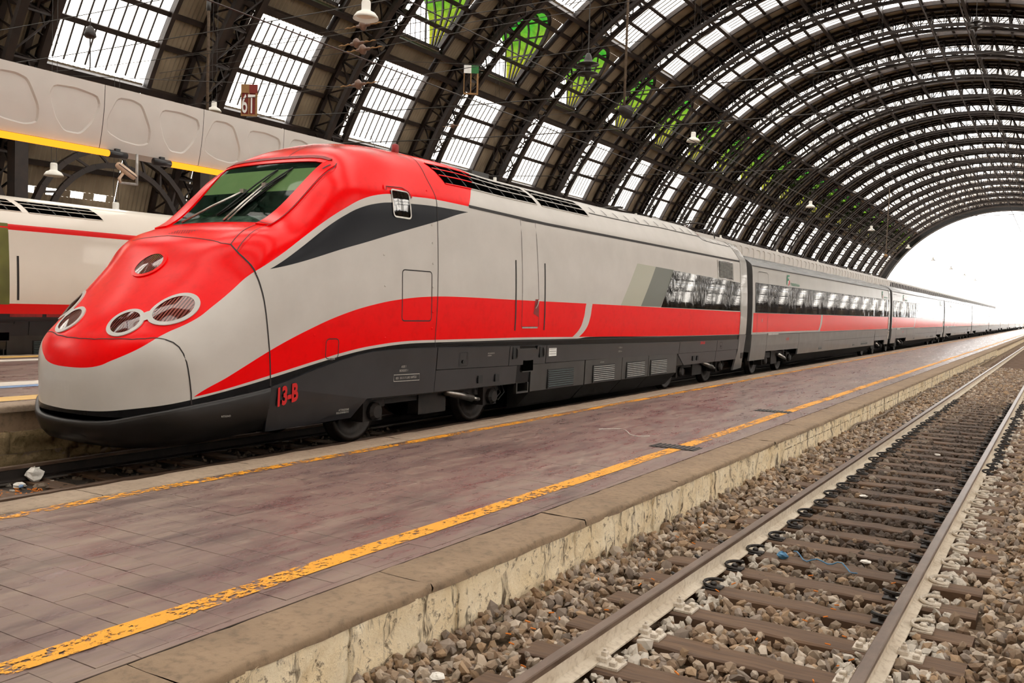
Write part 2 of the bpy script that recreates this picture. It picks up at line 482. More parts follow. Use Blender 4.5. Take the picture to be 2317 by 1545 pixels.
# ------------------------------------------------------------------ mesh helpers
SOLO = [False]
class MB:
    def __init__(s):
        s.v = []
        s.f = []
        s.mi = []
        s.n = 0
    def add(s, v, f, mi=0):
        v = np.asarray(v, float).reshape(-1, 3)
        s.v.append(v)
        for q in f:
            s.f.append([int(i) + s.n for i in q])
            s.mi.append(mi)
        s.n += len(v)
        return s
    def box(s, x0, x1, y0, y1, z0, z1, mi=0):
        v = [(x0, y0, z0), (x1, y0, z0), (x1, y1, z0), (x0, y1, z0), (x0, y0, z1), (x1, y0, z1), (x1, y1, z1), (x0, y1, z1)]
        return s.add(v, [(0, 3, 2, 1), (4, 5, 6, 7), (0, 1, 5, 4), (1, 2, 6, 5), (2, 3, 7, 6), (3, 0, 4, 7)], mi)
    def cbox(s, x0, x1, y0, y1, z0, z1, c=.01, mi=0):
        """box with chamfered top edges"""
        v = [(x0, y0, z0), (x1, y0, z0), (x1, y1, z0), (x0, y1, z0), (x0, y0, z1 - c), (x1, y0, z1 - c), (x1, y1, z1 - c), (x0, y1, z1 - c),
             (x0 + c, y0 + c, z1), (x1 - c, y0 + c, z1), (x1 - c, y1 - c, z1), (x0 + c, y1 - c, z1)]
        f = [(0, 3, 2, 1), (0, 1, 5, 4), (1, 2, 6, 5), (2, 3, 7, 6), (3, 0, 4, 7), (4, 5, 9, 8), (5, 6, 10, 9), (6, 7, 11, 10), (7, 4, 8, 11), (8, 9, 10, 11)]
        return s.add(v, f, mi)
    def bar(s, a, b, w, h, up=(0, 0, 1), mi=0):
        a, b = np.array(a, float), np.array(b, float)
        d = b - a
        d /= max(np.linalg.norm(d), 1e-9)
        u = np.array(up, float)
        if abs(d @ u) > .99:
            u = np.array((1, 0, 0.))
        r = np.cross(d, u)
        r /= np.linalg.norm(r)
        u = np.cross(r, d)
        v = [p + r * sx * w / 2 + u * sz * h / 2 for p in (a, b) for sx, sz in ((-1, -1), (1, -1), (1, 1), (-1, 1))]
        return s.add(v, [(0, 1, 2, 3), (7, 6, 5, 4), (0, 4, 5, 1), (1, 5, 6, 2), (2, 6, 7, 3), (3, 7, 4, 0)], mi)
    def tube(s, pts, r, k=6, cap=True, mi=0):
        pts = np.array(pts, float)
        n = len(pts)
        rr = np.full(n, r) if np.isscalar(r) else np.array(r, float)
        t = np.gradient(pts, axis=0)
        t /= np.maximum(np.linalg.norm(t, axis=1, keepdims=True), 1e-9)
        u = np.array((0, 0, 1.)) if abs(t[0][2]) < .9 else np.array((1., 0, 0))
        vs = []
        for i in range(n):
            a = np.cross(t[i], u)
            a /= max(np.linalg.norm(a), 1e-9)
            b = np.cross(t[i], a)
            u = np.cross(a, t[i]) if i == 0 else u
            for j in range(k):
                q = 2 * math.pi * j / k
                vs.append(pts[i] + rr[i] * (a * math.cos(q) + b * math.sin(q)))
        f = [(i * k + j, i * k + (j + 1) % k, (i + 1) * k + (j + 1) % k, (i + 1) * k + j) for i in range(n - 1) for j in range(k)]
        if cap:
            f += [tuple(range(k))[::-1], tuple((n - 1) * k + j for j in range(k))]
        return s.add(vs, f, mi)
    def lathe(s, prof, k=20, c=(0, 0, 0), axis='z', mi=0):
        vs = []
        for r, h in prof:
            for j in range(k):
                q = 2 * math.pi * j / k
                a, b = r * math.cos(q), r * math.sin(q)
                vs.append({'z': (a, b, h), 'x': (h, a, b), 'y': (a, h, b)}[axis])
        vs = np.array(vs) + np.array(c)
        n = len(prof)
        f = [(i * k + j, i * k + (j + 1) % k, (i + 1) * k + (j + 1) % k, (i + 1) * k + j) for i in range(n - 1) for j in range(k)]
        if prof[0][0] > 1e-4:
            f.append(tuple(range(k))[::-1])
        if prof[-1][0] > 1e-4:
            f.append(tuple((n - 1) * k + j for j in range(k)))
        return s.add(vs, f, mi)
    def grid(s, P, mi=0, wrap=False):
        P = np.asarray(P, float)
        a, b = P.shape[:2]
        f = [(i * b + j, i * b + (j + 1) % b, (i + 1) * b + (j + 1) % b, (i + 1) * b + j) for i in range(a - 1) for j in range(b if wrap else b - 1)]
        return s.add(P.reshape(-1, 3), f, mi)
    def prism(s, poly, axis, a, b, mi=0):
        """poly in the two other axes, extruded from a to b along axis"""
        n = len(poly)
        def P(p, h):
            return {'x': (h, p[0], p[1]), 'y': (p[0], h, p[1]), 'z': (p[0], p[1], h)}[axis]
        v = [P(p, a) for p in poly] + [P(p, b) for p in poly]
        f = [tuple(range(n))[::-1], tuple(range(n, 2 * n))] + [(i, (i + 1) % n, n + (i + 1) % n, n + i) for i in range(n)]
        return s.add(v, f, mi)
    def mesh(s, name, smooth=False):
        me = bpy.data.meshes.new(name)
        me.from_pydata(np.concatenate(s.v).tolist(), [], s.f)
        if any(s.mi):
            me.polygons.foreach_set('material_index', s.mi)
        if smooth:
            me.polygons.foreach_set('use_smooth', [True] * len(s.f))
        me.update()
        return me
    def build(s, name, mat, parent=None, smooth=False, loc=None):
        me = s.mesh(name, smooth)
        for mm in (mat if isinstance(mat, (list, tuple)) else [mat]):
            me.materials.append(MT[mm] if isinstance(mm, str) else mm)
        return place(name, me, parent, loc)
def place(name, me, parent=None, loc=None, rot=None):
    if SOLO[0] and me is not None and me.users > 0:
        me = me.copy()          # big hollow shapes trace faster as meshes of their own
    o = bpy.data.objects.new(name, me)
    COL.objects.link(o)
    if parent:
        o.parent = parent
    if loc is not None:
        o.location = loc
    if rot is not None:
        o.rotation_euler = rot
    return o
def recalc(o):
    import bmesh
    bm = bmesh.new()
    bm.from_mesh(o.data)
    bmesh.ops.recalc_face_normals(bm, faces=bm.faces)
    bm.to_mesh(o.data)
    bm.free()
    return o
def thing(name, label, cat, loc=(0, 0, 0), group=None):
    o = bpy.data.objects.new(name, None)
    COL.objects.link(o)
    o.location = loc
    o.empty_display_size = .2
    return tag(o, label, cat, group)
def tag(o, label, cat, group=None):
    o['label'] = label
    o['category'] = cat
    if group:
        o['group'] = group
    return o
def struct(o):
    o['kind'] = 'structure'
    return o
def root_struct(name, loc=(0, 0, 0)):
    o = bpy.data.objects.new(name, None)
    COL.objects.link(o)
    o.location = loc
    return struct(o)
def copy_tree(o, parent=None):
    c = o.copy()
    COL.objects.link(c)
    c.parent = parent
    for ch in [q for q in KIDS.get(o.name, [])]:
        copy_tree(ch, c)
    return c
KIDS = {}
def index_kids():
    KIDS.clear()
    for o in bpy.data.objects:
        if o.parent:
            KIDS.setdefault(o.parent.name, []).append(o)
def text_mesh(body, size, name, bold=0.0):
    cu = bpy.data.curves.new(name, 'FONT')
    cu.body = body
    cu.size = size
    cu.align_x = 'LEFT'
    cu.offset = bold
    cu.resolution_u = 3
    o = bpy.data.objects.new(name + '_tmp', cu)
    COL.objects.link(o)
    dg = bpy.context.evaluated_depsgraph_get()
    dg.update()
    me = bpy.data.meshes.new_from_object(o.evaluated_get(dg))
    bpy.data.objects.remove(o)
    bpy.data.curves.remove(cu)
    v = np.zeros(len(me.vertices) * 3)
    me.vertices.foreach_get('co', v)
    f = [tuple(p.vertices) for p in me.polygons]
    bpy.data.meshes.remove(me)
    return v.reshape(-1, 3), f

# ================================================================== SETTING
# ---- ground
fl = struct(MB().box(-75, 45, -40, 700, -.6, -.26).build('floor', 'bed'))
tb = MB().box(-10.98, -7.42, -10, 320, -.26, -.22).build('track_bed', 'darkbed', fl)
tb2 = MB().box(-26, -19.86, -10, 320, -.26, -.22).build('track_bed', 'darkbed', fl)

# ---- platform beside the train
ZP = .24
p1 = root_struct('platform')
MB().box(-7.33, -3.30, -6, 320, -.26, .212).build('core', 'kerb', p1)
ROW0, NROW = 1.9, 35
MB().box(-6.975, -3.69, ROW0 + NROW * .2, 320, .20, ZP).build('paving', 'tilefar', p1)
MB().box(-6.975, -3.69, -6, ROW0, .20, ZP).build('paving', 'tilefar', p1)
MB().box(-6.975, -3.69, ROW0, ROW0 + NROW * .2, .212, ZP - .005).build('mortar_bed', 'mortar', p1)
full = MB().cbox(-.1985, .1985, -.0985, .0985, -.02, 0, .0012).mesh('tile')
half = MB().cbox(-.0985, .0985, -.0985, .0985, -.02, 0, .0012).mesh('tile_half')
third = MB().cbox(-.0285, .0285, -.0985, .0985, -.02, 0, .0012).mesh('tile_end')
for m_ in (full, half, third):
    m_.materials.append(MT['tile'])
xr = -3.75
for r in range(NROW):
    y = ROW0 + (r + .5) * .2
    x = xr
    cells = []
    if r % 2:
        cells.append((x - .1, half)); x -= .2
    while x - .4 > -6.97:
        cells.append((x - .2, full)); x -= .4
    if x - .2 > -6.97:
        cells.append((x - .1, half)); x -= .2
    for cx_, me in cells:
        o = place('tile', me, p1, (cx_, y, ZP + rng.uniform(-.0025, .0005)), (rng.normal(0, .0025), rng.normal(0, .0025), 0))
# border row of long tiles next to the kerb
bt = MB().cbox(-.028, .028, -.1985, .1985, -.02, 0, .0012).mesh('tile_border')
bt.materials.append(MT['tile'])
for i in range(18):
    place('border_tile', bt, p1, (-3.72, ROW0 + .2 + i * .4, ZP - .001))
# kerb stones, right and left, each a block of its own
def kerb_stone(x0, x1, y0, y1, ztop, parent, mat='kerb', rough=.006, name='kerb_stone', drop=.055):
    ny, nx = max(4, int((y1 - y0) / .12)), 5
    P = np.zeros((ny + 1, nx + 3, 3))
    for i in range(ny + 1):
        y = y0 + .004 + (y1 - y0 - .008) * i / ny
        xs = [x0, x0] + list(np.linspace(x0 + .012, x1 - .015, nx - 1)) + [x1, x1]
        zs = [ztop - drop, ztop - .014] + [ztop] * (nx - 1) + [ztop - .02, ztop - drop]
        for j in range(nx + 3):
            P[i, j] = (xs[j] + (rng.normal(0, rough) if j in (0, 1, nx + 1, nx + 2) else 0), y, zs[j] + (rng.normal(0, rough * .4) if 1 < j < nx + 1 else 0))
    return MB().grid(P[:, ::-1]).build(name, mat, parent, True)
y = -1.0
while y < 62:
    L = rng.uniform(1.3, 2.2)
    kerb_stone(-3.685, -3.245, y, y + L, ZP, p1)
    y += L
kerb_stone(-3.685, -3.245, y, 320, ZP, p1, rough=.002) if False else MB().box(-3.685, -3.25, y, 320, .1, ZP).build('kerb_run', 'kerb', p1)
y = 3.0
while y < 50:
    L = rng.uniform(1.5, 2.6)
    kerb_stone(-7.40, -6.98, y, y + L, ZP, p1, 'kerbgrey')
    y += L
MB().box(-7.40, -6.98, y, 320, .1, ZP).build('kerb_run', 'kerbgrey', p1)
MB().box(-7.40, -6.98, -6, 3.0, .1, ZP).build('kerb_run', 'kerbgrey', p1)
MB().box(-7.37, -7.30, -6, 320, -.25, .19).build('side_wall', 'rough_stone', p1)
# wall facing the open track: rough blocks
def wall_block(x, y0, y1, z0, z1, parent, mat='wall', rough=.010, name='wall_block', depth=.07):
    ny, nz = max(4, int((y1 - y0) / .07)), max(3, int((z1 - z0) / .06))
    P = np.zeros((ny + 3, nz + 1, 3))
    g = .006
    for i in range(ny + 3):
        ii = min(max(i - 1, 0), ny)
        yy = y0 + g + (y1 - y0 - 2 * g) * ii / ny
        for j in range(nz + 1):
            d = depth if i in (0, ny + 2) else 0
            P[i, j] = (x - d + (rng.normal(0, rough) if d == 0 else 0), yy, z0 + (z1 - z0) * j / nz)
    return MB().grid(P).build(name, mat, parent, True)
MB().box(-3.36, -3.31, -6, 320, -.3, .19).build('wall_backing', 'steel_black', p1)
y = 1.2
while y < 11.5:
    L = rng.uniform(.7, 1.7)
    wall_block(-3.262, y, y + L, -.24, .195, p1)
    y += L
while y < 48:
    L = rng.uniform(.9, 1.6)
    wall_block(-3.262, y, y + L, .055, .195, p1, rough=.006)
    wall_block(-3.258, y - .3, y + L - .3, -.24, .05, p1, rough=.006)
    y += L
MB().box(-3.32, -3.262, y, 320, -.25, .195).build('wall_run', 'wall', p1)
# painted lines
def strip(x0, x1, y0, y1, z, n, wob, name, mat, parent):
    ys = np.linspace(y0, y1, n)
    P = np.zeros((n, 2, 3))
    for i, yy in enumerate(ys):
        w = wob * (math.sin(yy * .7) + .5 * math.sin(yy * 2.3 + 1))
        P[i, 0] = (x0 + w + rng.normal(0, wob * .3), yy, z)
        P[i, 1] = (x1 + w + rng.normal(0, wob * .3), yy, z)
    return MB().grid(P[:, ::-1]).build(name, mat, parent)
strip(-4.16, -3.99, -2, 240, ZP + .004, 900, .008, 'yellow_line', 'yellow', p1)
strip(-6.93, -6.79, -2, 240, ZP + .004, 900, .012, 'yellow_line', 'yellow2', p1)
for gy, gx in ((10.8, -4.12), (16.0, -4.3)):
    g = MB().box(-.30, .30, -.16, .16, 0, .006).build('drain_grate', 'steel_black', p1, loc=(gx, gy, ZP))
    for k in range(9):
        MB().box(-.28 + k * .065, -.25 + k * .065, -.15, .15, .006, .012).build('grate_bar', 'boxgrey', g)

# ---- platform behind the train (higher), with lines
p2 = root_struct('platform')
MB().box(-19.82, -11.06, -8, 320, -.25, .545).build('core', 'kerbgrey', p2)
MB().box(-19.5, -11.45, -8, 320, .545, .56).build('paving', 'tilefar', p2)
y = 2.0
while y < 30:
    kerb_stone(-11.45, -11.02, y, y + 2, .56, p2, 'kerbgrey', .004, drop=.08)
    kerb_stone(-19.86, -19.5, y, y + 2, .56, p2, 'kerbgrey', .004, drop=.08)
    y += 2
MB().box(-11.45, -11.03, y, 320, .4, .56).build('kerb_run', 'kerbgrey', p2)
MB().box(-19.85, -19.5, y, 320, .4, .56).build('kerb_run', 'kerbgrey', p2)
MB().box(-11.10, -11.045, -8, 320, .22, .49).build('upper_wall', 'kerb', p2)
y = 3.5
while y < 9.5:
    wall_block(-10.93, y, y + 1.3, -.02, .25, p2, 'rough_stone', .014, depth=.12)
    wall_block(-10.95, y - .5, y + .8, -.25, -.03, p2, 'rough_stone', .014, depth=.12)
    y += 1.3
MB().box(-11.06, -10.96, -8, 320, -.25, .235).build('lower_ledge', 'kerbgrey', p2)
strip(-12.0, -11.52, -2, 200, .564, 300, .002, 'tactile_line', 'creamtactile', p2)
strip(-13.95, -13.4, -2, 200, .564, 300, .002, 'white_line', 'whitepaint', p2)
strip(-13.38, -13.1, -2, 200, .564, 300, .002, 'blue_line', 'bluepaint', p2)
strip(-18.55, -18.05, -2, 200, .564, 300, .002, 'white_line', 'whitepaint', p2)
strip(-19.45, -19.0, -2, 200, .564, 300, .002, 'tactile_line', 'creamtactile', p2)

# ---- platform the view is taken from
p0 = root_struct('platform')
MB().box(.62, 7.4, -20, 320, -.25, .20).build('core', 'kerb', p0)
MB().box(1.05, 7.0, -20, 320, .20, ZP).build('paving', 'tilefar', p0)
MB().box(.60, 1.04, -20, 320, .10, ZP).build('kerb_run', 'kerb', p0)
MB().box(7.01, 7.42, -20, 320, .10, ZP).build('kerb_run', 'kerb', p0)

# ---- train-shed roof
RC = np.array((-14.0, -2.3))
RS, RI = 37.6, 35.7
BAY, Y0, WIN = 11.55, 28.0, 6.35
NB0, NB1 = -4, 22
def ap(al, R):
    a = R_(al)
    return RC[0] - R * math.cos(a), RC[1] + R * math.sin(a)
ceil = root_struct('ceiling')
SOLO[0] = True
A0, A1 = 3, 176
# one arched rib: twin lattice planes
mb = MB()
step = 2.0
als = np.arange(A0, A1 + .1, step)
def arc_box(mb, R, y, w, h, al0=A0, al1=A1, st=2.0):
    a = np.arange(al0, al1 + .01, st)
    P = np.zeros((len(a), 4, 3))
    for i, q in enumerate(a):
        for j, (dy, dr) in enumerate(((-w / 2, -h / 2), (w / 2, -h / 2), (w / 2, h / 2), (-w / 2, h / 2))):
            x, z = ap(q, R + dr)
            P[i, j] = (x, y + dy, z)
    mb.grid(P, wrap=True)
for dy in (-.85, .85):
    arc_box(mb, RI, dy, .42, .30)
    arc_box(mb, RS - .25, dy, .34, .26)
for i, q in enumerate(als[:-1]):
    x0, z0 = ap(q, RI); x1, z1 = ap(q, RS - .25)
    x2, z2 = ap(q + step, RI); x3, z3 = ap(q + step, RS - .25)
    for dy in (-.85, .85):
        mb.bar((x0, dy, z0), (x1, dy, z1), .10, .10)
        mb.bar((x0, dy, z0), (x3, dy, z3), .09, .09) if i % 2 else mb.bar((x1, dy, z1), (x2, dy, z2), .09, .09)
    if i % 2 == 0:
        mb.bar((x0, -.85, z0), (x0, .85, z0), .10, .10)
        x4, z4 = ap(q + 2 * step, RI)
        mb.bar((x0, -.85, z0), (x4, .85, z4), .09, .09)
        mb.bar((x1, -.85, z1), (x0, .85, z0), .09, .09)
rib = mb.mesh('arch_rib')
rib.materials.append(MT['steel'])
for n in range(NB0, NB1 + 1):
    place('arch_rib', rib, ceil, (0, Y0 + n * BAY + 9.75, 0))
# big end arch over the mouth of the shed
mb = MB()
for k in range(3):
    arc_box(mb, RI + .1 + k * .85, 0, .9, .8)
mb.build('end_arch', 'steel_black', ceil, loc=(0, Y0 + NB1 * BAY + 7.5, 0))
# moulded beams along both edges of each glazed strip
mb = MB()
arc_box(mb, RS - .22, 0, .26, .42, 26, A1)
arc_box(mb, RS - .05, .30, .12, .20, 26, A1)
eb = mb.mesh('arch_beam')
eb.materials.append(MT['steel'])
for n in range(NB0, NB1 + 1):
    place('arch_beam', eb, ceil, (0, Y0 + n * BAY - .16, 0))
    place('arch_beam', eb, ceil, (0, Y0 + n * BAY + WIN + .16, 0))
# longitudinal purlins
YA, YE = Y0 + NB0 * BAY, Y0 + NB1 * BAY + 8
PUR = [26.4, 37.3, 39.7, 51.8, 63.0, 74.8, 83.8]
SUB = [6, 10, 14, 18, 22, 30.6, 33.6, 42.7, 46, 49, 55.4, 58.8, 66.4, 69.2, 72, 77.8, 80.8, 87, 90]
def purlin(al, w, h, R, name):
    m_ = MB()
    x, z = ap(al, R)
    d = math.cos(R_(al)), math.sin(R_(al))
    rad = np.array((-d[0], 0, d[1]))
    tan = np.array((d[1], 0, d[0]))
    c = np.array((x, 0, z))
    vs = []
    for yy in (YA, YE):
        for a, b in ((-1, -1), (1, -1), (1, 1), (-1, 1)):
            vs.append(c + np.array((0, yy, 0)) + tan * a * w / 2 + rad * b * h / 2)
    m_.add(vs, [(0, 1, 2, 3), (7, 6, 5, 4), (0, 4, 5, 1), (1, 5, 6, 2), (2, 6, 7, 3), (3, 7, 4, 0)])
    recalc(m_.build(name, 'steel', ceil))
for a in PUR + [180 - q for q in PUR if 180 - q < A1]:
    purlin(a, .34, .62, RS - .45, 'purlin')
for a in SUB + [180 - q for q in SUB if 180 - q < A1 and q != 90]:
    purlin(a, .30, .22, RS - .14, 'batten')
# sheeting: corrugated strips between glazed strips, and rows across them
def corr(y0, y1, a0, a1, amp=.04, pitch=.30, st=1.5, R=RS):
    m_ = MB()
    ny = max(2, int(round((y1 - y0) / pitch)) * 2)
    na = max(2, int(math.ceil((a1 - a0) / st)) + 1)
    P = np.zeros((na, ny + 1, 3))
    for i, q in enumerate(np.linspace(a0, a1, na)):
        for j in range(ny + 1):
            x, z = ap(q, R + (amp if j % 2 else -amp))
            P[i, j] = (x, y0 + (y1 - y0) * j / ny, z)
    return m_.grid(P)
strips = [('s', WIN, BAY, 5, A1)]
rows = [(5, 15.3), (15.9, 26.8), (36.6, 40.1), (50.2, 52.3), (153.2, 157.5), (169.5, 175), (139.9, 143.4), (127.7, 129.8), (129.8, 139.9)]
sm = corr(WIN + .02, BAY - .02, 5, A1).mesh('roof_sheet')
sm.materials.append(MT['sheet'])
rms = []
for a0, a1 in rows:
    m_ = corr(0, WIN, a0, a1).mesh('roof_sheet_row')
    m_.materials.append(MT['sheet'])
    rms.append(m_)
for n in range(NB0, NB1 + 1):
    place('roof_sheet', sm, ceil, (0, Y0 + n * BAY, 0))
    for m_ in rms:
        place('roof_sheet', m_, ceil, (0, Y0 + n * BAY, 0))
# glazing: panes are thin slabs on the arch, bars between them
GL = [(27.1, 30.3), (30.9, 33.3), (33.9, 36.3), (52.6, 55.1), (55.7, 58.5), (59.1, 62.2), (63.8, 66.1), (66.7, 68.9), (69.5, 71.7), (72.3, 74.2), (75.5, 77.5), (78.1, 80.5), (81.1, 83.2)]
GR = [(180 - b, 180 - a) for a, b in GL if 180 - b < A1] + [(157.5, 163.3), (163.7, 169.5)]  # lowest right-hand rows, out of view, added to light the train's side
def pane_mesh(a0, a1, y0=.06, y1=WIN - .06, R=RS, th=.03):
    m_ = MB()
    v = []
    for q, rr in ((a0, R), (a1, R), (a1, R + th), (a0, R + th)):
        x, z = ap(q, rr)
        for yy in (y0, y1):
            v.append((x, yy, z))
    m_.add(v, [(0, 1, 3, 2), (4, 5, 7, 6), (0, 2, 4, 6), (1, 7, 5, 3), (0, 6, 7, 1), (2, 3, 5, 4)])
    me = m_.mesh('glass_pane')
    me.materials.append(MT['pane'])
    return me
PM = {r: pane_mesh(*r) for r in GL + GR}
# lantern along the crown
LANT = []
for a0, a1, R in ((84.4, 87, RS + .9), (87.3, 89.8, RS + 1.2), (90.2, 92.7, RS + 1.2), (93, 95.6, RS + .9)):
    LANT.append(pane_mesh(a0, a1, R=R))
cnt = 0
rest = MB()
order = []
for n in range(NB0, NB1 + 1):
    for r in GL + GR:
        vis = (n >= 0 and r[0] < 90) or (n >= 3 and 90 < r[0] < 106)
        key = (0 if vis else 1, abs(n - 2 if r[0] < 60 else n - 5))
        order.append((key, n, r))
order.sort(key=lambda q: q[0])
for k, (key, n, r) in enumerate(order):
    yo = Y0 + n * BAY
    if k < 296:
        place('glass_pane', PM[r], ceil, (0, yo, 0))
    else:
        v = np.zeros(24)
        PM[r].vertices.foreach_get('co', v)
        v = v.reshape(-1, 3) + np.array((0, yo, 0))
        rest.add(v, [(0, 1, 3, 2), (4, 5, 7, 6), (0, 2, 4, 6), (1, 7, 5, 3), (0, 6, 7, 1), (2, 3, 5, 4)])
ro = rest.build('glass_panes_far', 'pane', ceil)
ro['kind'] = 'stuff'
for n in range(NB0, NB1 + 1):
    for m_ in LANT:
        place('lantern_pane', m_, ceil, (0, Y0 + n * BAY, 0))
# lantern frame
mb = MB()
for yy in np.linspace(0, WIN, 5):
    for (a0, R0, a1, R1) in ((84.0, RS, 84.4, RS + .9), (84.4, RS + .9, 87.2, RS + 1.2), (92.8, RS + 1.2, 95.6, RS + .9), (95.6, RS + .9, 96, RS), (87.2, RS + 1.2, 92.8, RS + 1.2)):
        xa, za = ap(a0, R0); xb, zb = ap(a1, R1)
        mb.bar((xa, yy, za), (xb, yy, zb), .09, .12)
lf = mb.mesh('lantern_frame')
lf.materials.append(MT['steel'])
for n in range(NB0, NB1 + 1):
    place('lantern_frame', lf, ceil, (0, Y0 + n * BAY, 0))
# glazing bars on each glazed strip
def bars_mesh(a0, a1, nb=9, w=.085):
    m_ = MB()
    a = np.arange(a0, a1 + .01, (a1 - a0) / max(1, round((a1 - a0) / 3)))
    for k in range(1, nb + 1):
        yy = WIN * k / (nb + 1)
        for i in range(len(a) - 1):
            xa, za = ap(a[i], RS - .03); xb, zb = ap(a[i + 1], RS - .03)
            m_.bar((xa, yy, za), (xb, yy, zb), w, .06)
    return m_
for a0, a1 in ((27.1, 36.3), (52.6, 62.2), (63.8, 74.2), (75.5, 83.2), (96.8, 104.5), (105.8, 116.2)):
    bm_ = bars_mesh(a0, a1).mesh('glazing_bars')
    bm_.materials.append(MT['steel'])
    for n in range(NB0 + 3, NB1 + 1):
        place('glazing_bars', bm_, ceil, (0, Y0 + n * BAY, 0))
# small arched lights low on the side
for a0, a1 in ((15.3, 15.9),):
    mm = MB()
    for k in range(4):
        v = []
        y0_, y1_ = .5 + k * 1.5, 1.3 + k * 1.5
        for q in (a0, a1):
            x, z = ap(q, RS)
            v += [(x, y0_, z), (x, y1_, z)]
        mm.add(v, [(0, 1, 3, 2)])
    me = mm.mesh('side_light')
    me.materials.append(MT['pane'])
    m2 = MB()
    for k in range(5):
        v = []
        y0_, y1_ = (0 if k == 0 else -.2 + k * 1.5), (.5 if k == 0 else min(.5 + k * 1.5, WIN))
        for q in (a0, a1):
            x, z = ap(q, RS)
            v += [(x, y0_, z), (x, y1_, z)]
        m2.add(v, [(0, 1, 3, 2)])
    me2 = m2.mesh('side_sheet')
    me2.materials.append(MT['sheet'])
    for n in range(NB0, NB1 + 1):
        place('side_light', me, ceil, (0, Y0 + n * BAY, 0))
        place('roof_sheet', me2, ceil, (0, Y0 + n * BAY, 0))
# barrel dormers with green stained glass and a white end light
ZS, RD, XD = 23.6, 3.12, -43.7
mid = WIN / 2
def xskin(z):
    return RC[0] - math.sqrt(max(RS * RS - (z - RC[1]) ** 2, 0))
m_ = MB()
na = 15
ang = np.linspace(0, 180, na)
P = np.zeros((na + 2, 6, 3))
prof = [(mid - RD, 22.1)] + [(mid - RD * math.cos(R_(q)), ZS + RD * math.sin(R_(q))) for q in ang] + [(mid + RD, 22.1)]
for i, (yy, zz) in enumerate(prof):
    for j, x in enumerate(np.linspace(XD, xskin(zz) - .05, 6)):
        P[i, j] = (x, yy, zz)
sg = m_.grid(P).mesh('stained_glass', True)
sg.materials.append(MT['stained'])
m_ = MB()
for j in range(1, 6):
    for i in range(len(prof) - 1):
        m_.bar(P[i, j], P[i + 1, j], .14, .14, (1, 0, 0))
for i in range(0, len(prof), 2):
    m_.bar(P[i, 0], P[i, 5], .12, .12)
for i in range(len(prof) - 1):
    m_.bar(P[i, 5], P[i + 1, 5], .34, .3, (1, 0, 0))
dmf = m_.mesh('dormer_frame')
dmf.materials.append(MT['steel'])
m_ = MB()
pl = [(a, b) for a, b in prof]
m_.add([(XD, a, b) for a, b in pl], [tuple(range(len(pl)))])
lun = m_.mesh('end_light')
lun.materials.append(MT['pane'])
m_ = MB()
for k in range(1, 10):
    yy = mid - RD + 2 * RD * k / 10
    m_.bar((XD + .05, yy, 22), (XD + .05, yy, ZS + math.sqrt(max(RD ** 2 - (yy - mid) ** 2, 0))), .05, .05)
m_.box(XD - .1, xskin(22.0), 0, WIN, 21.9, 22.1)
m_.bar((xskin(22.1), mid + 1.2, 22.0), (xskin(22.1), mid + 1.2, 27.5), .12, .12)
lunb = m_.mesh('end_light_bars')
lunb.materials.append(MT['steel'])
# spandrel sheets that close the skin around each dormer mouth
m_ = MB()
for i in range(len(prof) - 1):
    (ya, za), (yb, zb) = prof[i], prof[i + 1]
    if za < 22.2 or zb < 22.2:
        continue
    xt, zt = ap(50.2, RS)
    side_y0, side_y1 = (0 if ya < mid else WIN), (0 if yb <= mid else WIN)
    m_.add([(xskin(za), ya, za), (xskin(zb), yb, zb), (xt, yb, zt), (xt, ya, zt)], [(0, 1, 2, 3)])
spn = m_.mesh('dormer_spandrel')
spn.materials.append(MT['sheet'])
for n in range(NB0, NB1 + 1):
    for nm, me in (('stained_glass', sg), ('dormer_frame', dmf), ('end_light', lun), ('end_light_bars', lunb), ('dormer_spandrel', spn)):
        place(nm, me, ceil, (0, Y0 + n * BAY, 0))
# side arcade under the springing of the roof
mb = MB()
for rr, w in ((5.2, .35), (4.3, .2)):
    pts = [(-46.3, 5.2 - rr * math.cos(R_(q)), 5.0 + rr * math.sin(R_(q))) for q in np.linspace(0, 180, 19)]
    for a, b in zip(pts[:-1], pts[1:]):
        mb.bar(a, b, .3, w, (1, 0, 0))
for q in np.linspace(10, 170, 11):
    mb.bar((-46.3, 5.2 - 5.2 * math.cos(R_(q)), 5 + 5.2 * math.sin(R_(q))), (-46.3, 5.2 - 4.3 * math.cos(R_(q + 8)), 5 + 4.3 * math.sin(R_(q + 8))), .12, .12)
mb.bar((-46.3, -.6, -.2), (-46.3, -.6, 13.5), .7, .7)
for k in range(6):
    mb.bar((-46.3, -.2 + k * 1.85, 11.2), (-46.3, .7 + k * 1.85, 13.3), .14, .14)
    mb.bar((-46.3, 1.6 + k * 1.85, 11.2), (-46.3, .7 + k * 1.85, 13.3), .14, .14)
mb.bar((-46.3, -.8, 11.1), (-46.3, 10.8, 11.1), .25, .3)
mb.bar((-46.3, -.8, 13.4), (-46.3, 10.8, 13.4), .25, .3)
arc = mb.mesh('side_arcade')
arc.materials.append(MT['steel'])
for n in range(NB0, NB1 + 1):
    place('side_arcade', arc, ceil, (0, Y0 + n * BAY + 10.3, 0))

SOLO[0] = False
# unseen concourse wall behind, added to dim the nose: piers and high glazing
wb = root_struct('wall_back', (0, -19.0, 0))
MB().box(-52, 24, -.5, .5, 9, 34).build('upper_wall', 'sheet', wb)
for x in range(-52, 24, 8):
    MB().box(x, x + 6.6, -.6, .6, -.25, 9).build('pier', 'kerbgrey', wb)
    MB().box(x + 6.6, x + 8, -.03, .03, 1.2, 9).build('glazing', 'pane', wb)

